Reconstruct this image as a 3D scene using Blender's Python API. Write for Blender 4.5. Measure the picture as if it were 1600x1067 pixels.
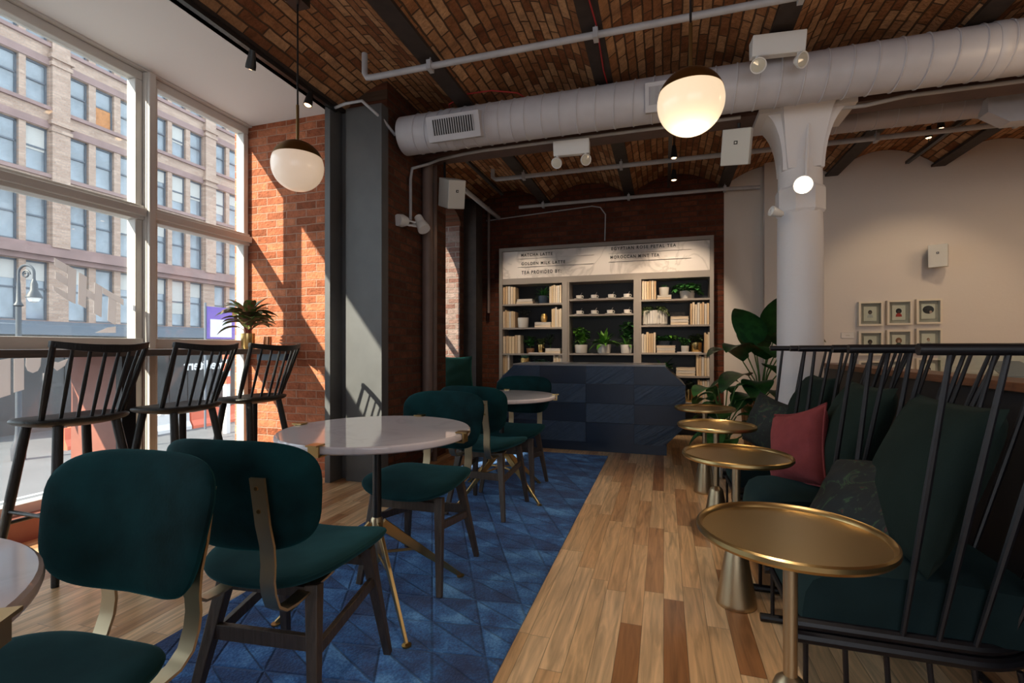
import bpy, bmesh, math, random
from mathutils import Vector, Matrix
random.seed(7)
for _o in list(bpy.data.objects): bpy.data.objects.remove(_o)
C = bpy.context.scene.collection
sc = bpy.context.scene
PI = math.pi
# ---------------------------------------------------------------- camera, world, sun, large lights, exposure
F = 760.0; YAW = math.atan(237/760); cS = math.sin(YAW); cC = math.cos(YAW); H = 1.11; HOR = 543
cam = bpy.data.cameras.new('camera'); co = bpy.data.objects.new('camera', cam); C.objects.link(co)
co.location = (0, 0, H); co.rotation_euler = (PI/2, 0, YAW)
cam.sensor_width = 36; cam.lens = 36*F/1600; cam.shift_y = 9.5/1600; cam.clip_start = .05; cam.clip_end = 300
sc.camera = co
sc.view_settings.view_transform = 'Standard'; sc.view_settings.look = 'None'
sc.view_settings.gamma = 1; sc.view_settings.use_curve_mapping = False
sc.view_settings.exposure = 0.9
W = bpy.data.worlds.new('sky'); sc.world = W; W.use_nodes = True
bgn = W.node_tree.nodes['Background']; bgn.inputs[0].default_value = (.84, .91, 1.0, 1); bgn.inputs[1].default_value = 1.8
SUN_DIR = Vector((.55, 1, -.73)).normalized()
sl = bpy.data.lights.new('sun', 'SUN'); sl.energy = 9.0; sl.angle = .012; sl.color = (1, .86, .68)
so = bpy.data.objects.new('sun', sl); C.objects.link(so)
so.rotation_euler = SUN_DIR.to_track_quat('-Z', 'Y').to_euler(); so.location = (-12, -20, 15)
def area(name, loc, to, size, energy, col, sy=None):
    l = bpy.data.lights.new(name, 'AREA'); l.energy = energy; l.color = col; l.size = size
    if sy: l.shape = 'RECTANGLE'; l.size_y = sy
    o = bpy.data.objects.new(name, l); C.objects.link(o); o.location = loc
    o.rotation_euler = (Vector(to)-Vector(loc)).to_track_quat('-Z', 'Y').to_euler(); return o
def spot(name, loc, to, energy, angle, col=(1, .72, .45), blend=.6, rad=.03):
    l = bpy.data.lights.new(name, 'SPOT'); l.energy = energy; l.color = col; l.spot_size = math.radians(angle); l.spot_blend = blend; l.shadow_soft_size = rad
    o = bpy.data.objects.new(name, l); C.objects.link(o); o.location = loc
    o.rotation_euler = (Vector(to)-Vector(loc)).to_track_quat('-Z', 'Y').to_euler(); return o
area('rear_cool_fill', (1.2, -2.95, 1.75), (1.2, 2, 1.9), 4.6, 32, (.86, .92, 1), 2.0)  # added cool fill from behind the camera, set before a closed blind
for _y in (1.0, 2.9): spot('aisle_fill', (-.15, _y, 3.0), (-.15, _y+.5, 0), 48, 46, (1, .84, .66), .8, .05)  # added downlights that brighten the aisle floor, no fittings built for them
# warm overhead light: an added fill behind the camera, then the gallery side
area('rear_warm_fill', (2.6, -1.2, 2.95), (2.6, -1.2, 0), 1.6, 3, (1, .86, .72))
area('ceiling_light_gallery', (3.9, 4.4, 2.8), (3.9, 4.9, 0), 1.0, 16, (1, .72, .45))
# ---------------------------------------------------------------- pixel helpers (photo pixel + one world coordinate -> point)
def ray(u, v): X = (u-800)/F; return (X*cC-cS, X*cS+cC, (HOR-v)/F)
def onY(u, v, y): r = ray(u, v); d = y/r[1]; return Vector((r[0]*d, y, H+r[2]*d))
def onX(u, v, x): r = ray(u, v); d = x/r[0]; return Vector((x, r[1]*d, H+r[2]*d))
def onZ(u, v, z): r = ray(u, v); d = (z-H)/r[2]; return Vector((r[0]*d, r[1]*d, z))
def atD(u, v, d): r = ray(u, v); return Vector((r[0]*d, r[1]*d, H+r[2]*d))
# ---------------------------------------------------------------- materials
MATS = {}
def nt(name):
    m = bpy.data.materials.new(name); m.use_nodes = True; MATS[name] = m
    return m, m.node_tree.nodes, m.node_tree.links, m.node_tree.nodes['Principled BSDF']
def sock(n, k): return n.inputs[k]
def mat(name, col, rough=.5, metal=0, bump=0, bscale=60, var=0, vscale=8, sheen=0, coat=0, spec=None, stretch=None, sheen_tint=None):
    m, N, L, b = nt(name)
    b.inputs['Base Color'].default_value = (*col, 1); b.inputs['Roughness'].default_value = rough; b.inputs['Metallic'].default_value = metal
    if spec is not None: b.inputs['Specular IOR Level'].default_value = spec
    if sheen:
        b.inputs['Sheen Weight'].default_value = sheen; b.inputs['Sheen Roughness'].default_value = .4
        b.inputs['Sheen Tint'].default_value = (*(sheen_tint or col), 1)
    if coat: b.inputs['Coat Weight'].default_value = coat; b.inputs['Coat Roughness'].default_value = .15
    tc = N.new('ShaderNodeTexCoord'); mp = N.new('ShaderNodeMapping'); L.new(tc.outputs['Object'], mp.inputs[0])
    if stretch: mp.inputs['Scale'].default_value = stretch
    no = N.new('ShaderNodeTexNoise'); no.inputs['Scale'].default_value = vscale; no.inputs['Detail'].default_value = 5; L.new(mp.outputs[0], no.inputs[0])
    if var:
        rp = N.new('ShaderNodeValToRGB'); L.new(no.outputs[0], rp.inputs[0])
        rp.color_ramp.elements[0].position = .3; rp.color_ramp.elements[1].position = .7
        rp.color_ramp.elements[0].color = (*[max(0, c*(1-var)) for c in col], 1); rp.color_ramp.elements[1].color = (*[min(1, c*(1+var)) for c in col], 1)
        L.new(rp.outputs[0], b.inputs['Base Color'])
    if bump:
        n2 = N.new('ShaderNodeTexNoise'); n2.inputs['Scale'].default_value = bscale; n2.inputs['Detail'].default_value = 4; L.new(mp.outputs[0], n2.inputs[0])
        bp = N.new('ShaderNodeBump'); bp.inputs['Strength'].default_value = bump; bp.inputs['Distance'].default_value = .01
        L.new(n2.outputs[0], bp.inputs['Height']); L.new(bp.outputs[0], b.inputs['Normal'])
    return m
def brick(name, axes, c1, c2, c3, mortar, bw=.21, bh=.068, ms=.008, bump=.6, offset=.5, painted=0, paint=(.6, .6, .6)):
    m, N, L, b = nt(name)
    tc = N.new('ShaderNodeTexCoord'); sp = N.new('ShaderNodeSeparateXYZ'); cb = N.new('ShaderNodeCombineXYZ'); L.new(tc.outputs['Object'], sp.inputs[0])
    L.new(sp.outputs[axes[0]], cb.inputs[0]); L.new(sp.outputs[axes[1]], cb.inputs[1])
    # wobble the joints a little
    wn = N.new('ShaderNodeTexNoise'); wn.inputs['Scale'].default_value = 9; L.new(cb.outputs[0], wn.inputs[0])
    sb = N.new('ShaderNodeVectorMath'); sb.operation = 'MULTIPLY_ADD'; sb.inputs[1].default_value = (.014, .014, 0); L.new(wn.outputs['Color'], sb.inputs[0]); L.new(cb.outputs[0], sb.inputs[2])
    br = N.new('ShaderNodeTexBrick'); L.new(sb.outputs[0], br.inputs[0]); br.offset = offset
    br.inputs['Scale'].default_value = 1; br.inputs['Brick Width'].default_value = bw; br.inputs['Row Height'].default_value = bh
    br.inputs['Mortar Size'].default_value = ms; br.inputs['Mortar Smooth'].default_value = .35; br.inputs['Bias'].default_value = 0
    br.inputs['Color1'].default_value = (0, 0, 0, 1); br.inputs['Color2'].default_value = (1, 1, 1, 1); br.inputs['Mortar'].default_value = (.5, .5, .5, 1)
    rp = N.new('ShaderNodeValToRGB'); L.new(br.outputs['Color'], rp.inputs[0]); e = rp.color_ramp.elements
    e[0].color = (*c1, 1); e[0].position = .05; e[1].color = (*c3, 1); e[1].position = .95; k = e.new(.5); k.color = (*c2, 1)
    n2 = N.new('ShaderNodeTexNoise'); n2.inputs['Scale'].default_value = 14; n2.inputs['Detail'].default_value = 7; n2.inputs['Roughness'].default_value = .7; L.new(cb.outputs[0], n2.inputs[0])
    mr = N.new('ShaderNodeMapRange'); mr.inputs[1].default_value = .3; mr.inputs[2].default_value = .7; mr.inputs[3].default_value = .62; mr.inputs[4].default_value = 1.3; L.new(n2.outputs[0], mr.inputs[0])
    mm = N.new('ShaderNodeVectorMath'); mm.operation = 'SCALE'; L.new(rp.outputs[0], mm.inputs[0]); L.new(mr.outputs[0], mm.inputs['Scale'])
    mx = N.new('ShaderNodeMix'); mx.data_type = 'RGBA'; L.new(br.outputs['Fac'], mx.inputs[0]); L.new(mm.outputs[0], mx.inputs[6]); mx.inputs[7].default_value = (*mortar, 1)
    L.new(mx.outputs[2], b.inputs['Base Color']); b.inputs['Roughness'].default_value = .85; b.inputs['Specular IOR Level'].default_value = .25
    ad = N.new('ShaderNodeMath'); ad.operation = 'MULTIPLY_ADD'; ad.inputs[1].default_value = -1.0; L.new(br.outputs['Fac'], ad.inputs[0])
    n3 = N.new('ShaderNodeTexNoise'); n3.inputs['Scale'].default_value = 45; n3.inputs['Detail'].default_value = 5; L.new(cb.outputs[0], n3.inputs[0]); L.new(n3.outputs[0], ad.inputs[2])
    a2 = N.new('ShaderNodeMath'); a2.operation = 'MULTIPLY_ADD'; a2.inputs[1].default_value = .35; L.new(br.outputs['Color'], a2.inputs[0]); L.new(ad.outputs[0], a2.inputs[2])
    bp = N.new('ShaderNodeBump'); bp.inputs['Strength'].default_value = bump; bp.inputs['Distance'].default_value = .012; L.new(a2.outputs[0], bp.inputs['Height']); L.new(bp.outputs[0], b.inputs['Normal'])
    return m
def floorwood():
    m, N, L, b = nt('oak floor boards')
    def M(op, a, bb=None, c=None):
        n = N.new('ShaderNodeMath'); n.operation = op
        for i, x in enumerate((a, bb, c)):
            if x is None: continue
            if isinstance(x, (int, float)): n.inputs[i].default_value = x
            else: L.new(x, n.inputs[i])
        return n.outputs[0]
    tc = N.new('ShaderNodeTexCoord'); sp = N.new('ShaderNodeSeparateXYZ'); L.new(tc.outputs['Object'], sp.inputs[0]); x, y = sp.outputs[0], sp.outputs[1]
    bx = M('DIVIDE', x, .083); row = M('FLOOR', bx); fx = M('FRACT', bx)
    w1 = N.new('ShaderNodeTexWhiteNoise'); w1.noise_dimensions = '1D'; L.new(row, w1.inputs['W'])
    ly = M('ADD', M('DIVIDE', y, .82), M('MULTIPLY', w1.outputs['Value'], 7.3)); idx = M('FLOOR', ly); fy = M('FRACT', ly)
    cb = N.new('ShaderNodeCombineXYZ'); L.new(row, cb.inputs[0]); L.new(idx, cb.inputs[1])
    w2 = N.new('ShaderNodeTexWhiteNoise'); w2.noise_dimensions = '2D'; L.new(cb.outputs[0], w2.inputs[0])
    rp = N.new('ShaderNodeValToRGB'); L.new(w2.outputs['Value'], rp.inputs[0]); e = rp.color_ramp.elements
    e[0].color = (.34, .15, .058, 1); e[0].position = 0; e[1].color = (.88, .62, .37, 1); e[1].position = 1
    for p, c in ((.10, (.50, .25, .11, 1)), (.24, (.70, .42, .21, 1)), (.6, (.80, .53, .29, 1))): k = e.new(p); k.color = c
    # grain
    gv = N.new('ShaderNodeCombineXYZ'); L.new(M('MULTIPLY', x, 30), gv.inputs[0]); L.new(M('MULTIPLY', y, 2.2), gv.inputs[1]); L.new(M('MULTIPLY', w2.outputs['Value'], 40), gv.inputs[2])
    gn = N.new('ShaderNodeTexNoise'); gn.inputs['Scale'].default_value = 1.2; gn.inputs['Detail'].default_value = 6; gn.inputs['Distortion'].default_value = 1.2; L.new(gv.outputs[0], gn.inputs[0])
    mr = N.new('ShaderNodeMapRange'); mr.inputs[1].default_value = .3; mr.inputs[2].default_value = .7; mr.inputs[3].default_value = .62; mr.inputs[4].default_value = 1.2; L.new(gn.outputs[0], mr.inputs[0])
    edge = M('MINIMUM', M('MINIMUM', fx, M('SUBTRACT', 1, fx)), M('MULTIPLY', M('MINIMUM', fy, M('SUBTRACT', 1, fy)), 10))
    gap = M('SMOOTH_MIN', M('MULTIPLY', edge, 40), 1, .1); gap2 = M('MULTIPLY_ADD', gap, .6, .4)
    mm = N.new('ShaderNodeVectorMath'); mm.operation = 'SCALE'; L.new(rp.outputs[0], mm.inputs[0]); L.new(M('MULTIPLY', mr.outputs[0], gap2), mm.inputs['Scale'])
    L.new(mm.outputs[0], b.inputs['Base Color']); b.inputs['Roughness'].default_value = .30; b.inputs['Coat Weight'].default_value = .4; b.inputs['Coat Roughness'].default_value = .16
    bp = N.new('ShaderNodeBump'); bp.inputs['Strength'].default_value = .25; bp.inputs['Distance'].default_value = .003; L.new(M('ADD', gap, M('MULTIPLY', gn.outputs[0], .3)), bp.inputs['Height']); L.new(bp.outputs[0], b.inputs['Normal'])
    return m
def rugmat():
    m, N, L, b = nt('blue patchwork pile')
    def M(op, a, bb=None, c=None):
        n = N.new('ShaderNodeMath'); n.operation = op
        for i, x in enumerate((a, bb, c)):
            if x is None: continue
            if isinstance(x, (int, float)): n.inputs[i].default_value = x
            else: L.new(x, n.inputs[i])
        return n.outputs[0]
    tc = N.new('ShaderNodeTexCoord')
    sp = N.new('ShaderNodeSeparateXYZ'); L.new(tc.outputs['Object'], sp.inputs[0]); x, y = sp.outputs[0], sp.outputs[1]
    a = M('DIVIDE', M('ADD', x, M('MULTIPLY', y, .5)), .21); c_ = M('DIVIDE', M('SUBTRACT', y, M('MULTIPLY', x, .15)), .19)
    fa, fc = M('FRACT', a), M('FRACT', c_); tri = M('GREATER_THAN', M('ADD', fa, fc), 1)
    cb = N.new('ShaderNodeCombineXYZ'); L.new(M('FLOOR', a), cb.inputs[0]); L.new(M('FLOOR', c_), cb.inputs[1]); L.new(tri, cb.inputs[2])
    w = N.new('ShaderNodeTexWhiteNoise'); L.new(cb.outputs[0], w.inputs[0])
    n1 = N.new('ShaderNodeTexNoise'); n1.inputs['Scale'].default_value = 7; n1.inputs['Detail'].default_value = 6; L.new(tc.outputs['Object'], n1.inputs[0])
    n2 = N.new('ShaderNodeTexNoise'); n2.inputs['Scale'].default_value = 110; n2.inputs['Detail'].default_value = 6; L.new(tc.outputs['Object'], n2.inputs[0])
    t = M('ADD', M('MULTIPLY', w.outputs['Value'], .42), M('MULTIPLY_ADD', n1.outputs[0], 1.7, -.56)); t2 = M('ADD', t, M('MULTIPLY_ADD', n2.outputs[0], .9, -.48))
    rp = N.new('ShaderNodeValToRGB'); L.new(t2, rp.inputs[0]); e = rp.color_ramp.elements
    e[0].color = (.03, .042, .10, 1); e[0].position = .05; e[1].color = (.13, .32, .62, 1); e[1].position = .95
    for p, cc in ((.35, (.036, .075, .19, 1)), (.62, (.05, .15, .38, 1))): k = e.new(p); k.color = cc
    d3 = M('ABSOLUTE', M('SUBTRACT', M('ADD', fa, fc), 1))
    ed = M('MINIMUM', M('MINIMUM', fa, M('SUBTRACT', 1, fa)), M('MINIMUM', M('MINIMUM', fc, M('SUBTRACT', 1, fc)), d3))
    gr = M('SMOOTH_MIN', M('MULTIPLY', ed, 22), 1, .2)
    mm = N.new('ShaderNodeVectorMath'); mm.operation = 'SCALE'; L.new(rp.outputs[0], mm.inputs[0]); L.new(M('MULTIPLY_ADD', gr, .25, .75), mm.inputs['Scale'])
    L.new(mm.outputs[0], b.inputs['Base Color']); b.inputs['Roughness'].default_value = .95; b.inputs['Specular IOR Level'].default_value = .1
    b.inputs['Sheen Weight'].default_value = .4; b.inputs['Sheen Tint'].default_value = (.3, .45, .8, 1)
    bp = N.new('ShaderNodeBump'); bp.inputs['Strength'].default_value = .9; bp.inputs['Distance'].default_value = .008; L.new(M('ADD', gr, n2.outputs[0]), bp.inputs['Height']); L.new(bp.outputs[0], b.inputs['Normal'])
    return m
def marble(name, base, vein, rough=.15, scale=3):
    m, N, L, b = nt(name)
    tc = N.new('ShaderNodeTexCoord'); mp = N.new('ShaderNodeMapping'); mp.inputs['Rotation'].default_value = (.3, .5, .7); L.new(tc.outputs['Object'], mp.inputs[0])
    no = N.new('ShaderNodeTexNoise'); no.inputs['Scale'].default_value = scale; no.inputs['Detail'].default_value = 9; no.inputs['Distortion'].default_value = 1.6; L.new(mp.outputs[0], no.inputs[0])
    s = N.new('ShaderNodeMath'); s.operation = 'SUBTRACT'; s.inputs[1].default_value = .5; L.new(no.outputs[0], s.inputs[0])
    a = N.new('ShaderNodeMath'); a.operation = 'ABSOLUTE'; L.new(s.outputs[0], a.inputs[0])
    rp = N.new('ShaderNodeValToRGB'); L.new(a.outputs[0], rp.inputs[0]); e = rp.color_ramp.elements
    e[0].color = (*vein, 1); e[0].position = 0; e[1].color = (*base, 1); e[1].position = .045
    L.new(rp.outputs[0], b.inputs['Base Color']); b.inputs['Roughness'].default_value = rough
    return m
def grooved(name, col, flip):
    m, N, L, b = nt(name)
    b.inputs['Base Color'].default_value = (*col, 1); b.inputs['Roughness'].default_value = .38
    tc = N.new('ShaderNodeTexCoord'); mp = N.new('ShaderNodeMapping'); L.new(tc.outputs['Object'], mp.inputs[0]); mp.inputs['Rotation'].default_value = (0, math.radians(35 if flip else 35), 0)
    mp.inputs['Scale'].default_value = (2, 2, 58)
    no = N.new('ShaderNodeTexNoise'); no.inputs['Scale'].default_value = 1; no.inputs['Detail'].default_value = 3; L.new(mp.outputs[0], no.inputs[0])
    bp = N.new('ShaderNodeBump'); bp.inputs['Strength'].default_value = 1; bp.inputs['Distance'].default_value = .02; L.new(no.outputs[0], bp.inputs['Height']); L.new(bp.outputs[0], b.inputs['Normal'])
    return m
def glassmat(name, tint=(.93, .97, .97), haze=0.0):
    m, N, L, b = nt(name); N.remove(b)
    out = N['Material Output']; tr = N.new('ShaderNodeBsdfTransparent'); tr.inputs[0].default_value = (*tint, 1)
    gl = N.new('ShaderNodeBsdfGlossy'); gl.inputs['Roughness'].default_value = .02
    ge = N.new('ShaderNodeNewGeometry'); dp = N.new('ShaderNodeVectorMath'); dp.operation = 'DOT_PRODUCT'; L.new(ge.outputs['Normal'], dp.inputs[0]); L.new(ge.outputs['Incoming'], dp.inputs[1])
    def M(op, a, b_=None, c=None):
        n = N.new('ShaderNodeMath'); n.operation = op
        for i, x in enumerate((a, b_, c)):
            if x is None: continue
            if isinstance(x, (int, float)): n.inputs[i].default_value = x
            else: L.new(x, n.inputs[i])
        return n.outputs[0]
    fr = M('MULTIPLY_ADD', M('POWER', M('SUBTRACT', 1, M('ABSOLUTE', dp.outputs['Value'])), 5), .96, .04)
    mx = N.new('ShaderNodeMixShader'); L.new(fr, mx.inputs[0]); L.new(tr.outputs[0], mx.inputs[1]); L.new(gl.outputs[0], mx.inputs[2])
    last = mx
    if haze:
        df = N.new('ShaderNodeBsdfDiffuse'); df.inputs[0].default_value = (.75, .78, .8, 1)
        m2 = N.new('ShaderNodeMixShader'); m2.inputs[0].default_value = haze; L.new(mx.outputs[0], m2.inputs[1]); L.new(df.outputs[0], m2.inputs[2]); last = m2
    L.new(last.outputs[0], out.inputs[0]); return m
def emis(name, col, strength, base=(.8, .75, .7), rough=.2):
    m, N, L, b = nt(name); b.inputs['Base Color'].default_value = (*base, 1); b.inputs['Roughness'].default_value = rough
    b.inputs['Emission Color'].default_value = (*col, 1); b.inputs['Emission Strength'].default_value = strength; return m
def leafmat(name, c1, c2, scale=14, rough=.38):
    m = mat(name, c1, rough); N = m.node_tree.nodes; L = m.node_tree.links; b = N['Principled BSDF']
    no = N.new('ShaderNodeTexNoise'); no.inputs['Scale'].default_value = scale; tc = N.new('ShaderNodeTexCoord'); L.new(tc.outputs['Object'], no.inputs[0])
    rp = N.new('ShaderNodeValToRGB'); L.new(no.outputs[0], rp.inputs[0]); rp.color_ramp.elements[0].position = .4; rp.color_ramp.elements[1].position = .6
    rp.color_ramp.elements[0].color = (*c1, 1); rp.color_ramp.elements[1].color = (*c2, 1); L.new(rp.outputs[0], b.inputs['Base Color']); return m

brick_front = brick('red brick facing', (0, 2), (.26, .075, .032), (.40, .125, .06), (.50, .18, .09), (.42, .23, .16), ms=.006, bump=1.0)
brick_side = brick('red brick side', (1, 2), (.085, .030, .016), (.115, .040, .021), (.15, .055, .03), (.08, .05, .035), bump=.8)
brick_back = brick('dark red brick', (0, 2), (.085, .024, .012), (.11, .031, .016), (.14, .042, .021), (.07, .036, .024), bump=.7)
brick_jamb = brick('pale washed brick', (0, 2), (.15, .07, .055), (.20, .12, .10), (.24, .17, .15), (.22, .17, .15), bump=.9)
brick_ceil = brick('vault brick', (1, 0), (.22, .082, .036), (.38, .175, .078), (.54, .31, .165), (.10, .058, .036), bw=.20, bh=.062, ms=.006, bump=1.0)
floor_m = floorwood(); rug_m = rugmat()
white = mat('white wall paint', (.63, .58, .54), .7, bump=.15, bscale=30)
soffit_m = mat('white plaster', (.82, .81, .82), .8, bump=.08, bscale=20)
frame_m = mat('off white window paint', (.60, .57, .54), .45, bump=.1, bscale=25)
blindw = mat('pale window blind', (.7, .7, .7), .8)
brown_m = mat('red brown painted wood', (.28, .10, .07), .5, var=.1)
steel_m = mat('grey painted steel', (.095, .097, .10), .5, var=.12, vscale=5)
beam_m = mat('dark brown painted steel', (.032, .021, .017), .75, var=.3, vscale=12)
girder_m = mat('oxblood painted steel', (.09, .045, .038), .6, var=.2)
duct_m = mat('lilac grey painted duct', (.50, .49, .53), .42, 0, bump=.05, bscale=10, var=.05)
pipe_m = mat('grey painted pipe', (.42, .42, .45), .45, var=.1)
pipe_dk = mat('brown painted pipe', (.16, .11, .095), .5, var=.1)
colm = mat('white painted iron', (.70, .68, .70), .5, bump=.15, bscale=50)
black_m = mat('black metal', (.012, .012, .013), .4)
blackwood = mat('black lacquered wood', (.008, .008, .011), .42, var=.3, vscale=30)
stoolwood = mat('black stained wood', (.009, .008, .008), .48, var=.5, vscale=22, stretch=(1, 6, 1), bump=.3, bscale=40)
velvet = mat('dark teal velvet', (.0025, .022, .025), .85, var=.8, vscale=6, sheen=.7, sheen_tint=(.01, .17, .19), bump=.08, bscale=120, spec=.12)
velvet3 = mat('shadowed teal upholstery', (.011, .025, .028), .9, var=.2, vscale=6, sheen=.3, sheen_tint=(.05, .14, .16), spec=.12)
velvet2 = mat('teal seat velvet', (.008, .036, .040), .9, var=.3, vscale=6, sheen=.5, sheen_tint=(.04, .17, .19), spec=.12)
greenlinen = mat('bottle green fabric', (.014, .024, .021), .95, var=.12, vscale=5, bump=.15, bscale=200, sheen=.12, sheen_tint=(.12, .16, .14), spec=.1)
pinklinen = mat('dusty pink fabric', (.21, .048, .052), .95, var=.08, vscale=20, bump=.2, bscale=250, sheen=.2, sheen_tint=(.5, .2, .2), spec=.1)
legwood = mat('dark smoked oak', (.052, .036, .026), .45, var=.35, vscale=60, stretch=(1, 1, .12), bump=.2, bscale=90)
brass = mat('brushed brass', (.48, .34, .15), .30, 1, bump=.02, bscale=20)
brass_dull = mat('satin champagne brass', (.52, .42, .27), .38, 1)
brass_cap = mat('aged brass cap', (.27, .17, .07), .4, 1)
gold_pot = mat('polished gold', (.62, .42, .17), .25, 1)
marble_t = marble('white marble tabletop', (.66, .61, .64), (.60, .56, .585), .06, 2.2)
marble_s = marble('grey veined marble', (.66, .60, .56), (.50, .45, .42), .35, 1.8)
navy = mat('navy painted panel', (.007, .023, .058), .35, var=.06)
navy_g = mat('navy grooved panel', (.046, .085, .155), .4, var=.15, vscale=30)
desk_top_m = mat('grey slate top', (.30, .31, .34), .3)
shelf_m = mat('taupe painted cabinet', (.25, .215, .19), .5)
shelf_in = mat('navy black cabinet lining', (.008, .011, .016), .5)
book_ms = [mat('cream book %s' % n, c, .7, var=.06, vscale=40) for n, c in (('pale', (.62, .50, .37)), ('warm', (.60, .44, .27)), ('grey', (.56, .50, .44)), ('tan', (.50, .34, .20)))]
pot_w = mat('white glazed pot', (.62, .58, .53), .45, bump=.05)
pot_dk = mat('dark blue pot', (.02, .035, .06), .4, bump=.6, bscale=70)
cup_m = mat('white porcelain', (.68, .64, .60), .2)
glass = glassmat('window glass', haze=.05); glass2 = glassmat('clear glass')
decal = mat('grey white vinyl', (.62, .58, .58), .6)
_N = decal.node_tree.nodes; _L = decal.node_tree.links; _t = _N.new('ShaderNodeBsdfTranslucent'); _t.inputs[0].default_value = (.62, .58, .58, 1); _m = _N.new('ShaderNodeMixShader'); _m.inputs[0].default_value = .6
_L.new(_N['Principled BSDF'].outputs[0], _m.inputs[1]); _L.new(_t.outputs[0], _m.inputs[2]); _L.new(_m.outputs[0], _N['Material Output'].inputs[0])
leaf_g = leafmat('bright fern leaf', (.045, .17, .015), (.13, .32, .04))
leaf_d = leafmat('deep green leaf', (.008, .04, .012), (.02, .085, .02))
leaf_b = leafmat('blue green succulent', (.05, .16, .12), (.12, .26, .20))
leaf_o = leafmat('olive ivy leaf', (.05, .09, .025), (.14, .18, .07))
leaf_p = leafmat('pink green leaf', (.07, .17, .035), (.26, .13, .08), 30)
leaf_m = leafmat('mid green leaf', (.022, .11, .025), (.06, .21, .05))
wire_m = mat('dark stem', (.02, .02, .012), .6)
stem_m = mat('green stem', (.06, .14, .03), .5)
soil_m = mat('potting soil', (.03, .02, .015), .95)
wood_cap = mat('chestnut wood rail', (.20, .078, .035), .4, var=.25, vscale=14, stretch=(6, .6, 6))
darkpanel = mat('dark panel', (.02, .02, .024), .5)
platm = mat('dark stained boards', (.045, .032, .027), .5, var=.3, vscale=10)
lampwhite = mat('white lamp enamel', (.70, .70, .70), .4)
spk_m = mat('white speaker shell', (.60, .60, .57), .5)
orangewood = mat('orange brown wood', (.42, .17, .05), .5, var=.2)
red_m = mat('red cable', (.35, .02, .02), .5)
globe_b = emis('glowing opal glass', (1, .74, .46), .46, (.55, .5, .45))
globe_a = emis('opal glass', (1, .70, .46), .20, (.80, .76, .72))
bulb_m = emis('lit bulb', (1, .82, .6), 9)
bulb_s = emis('small lit bulb', (1, .6, .3), 5)

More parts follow.
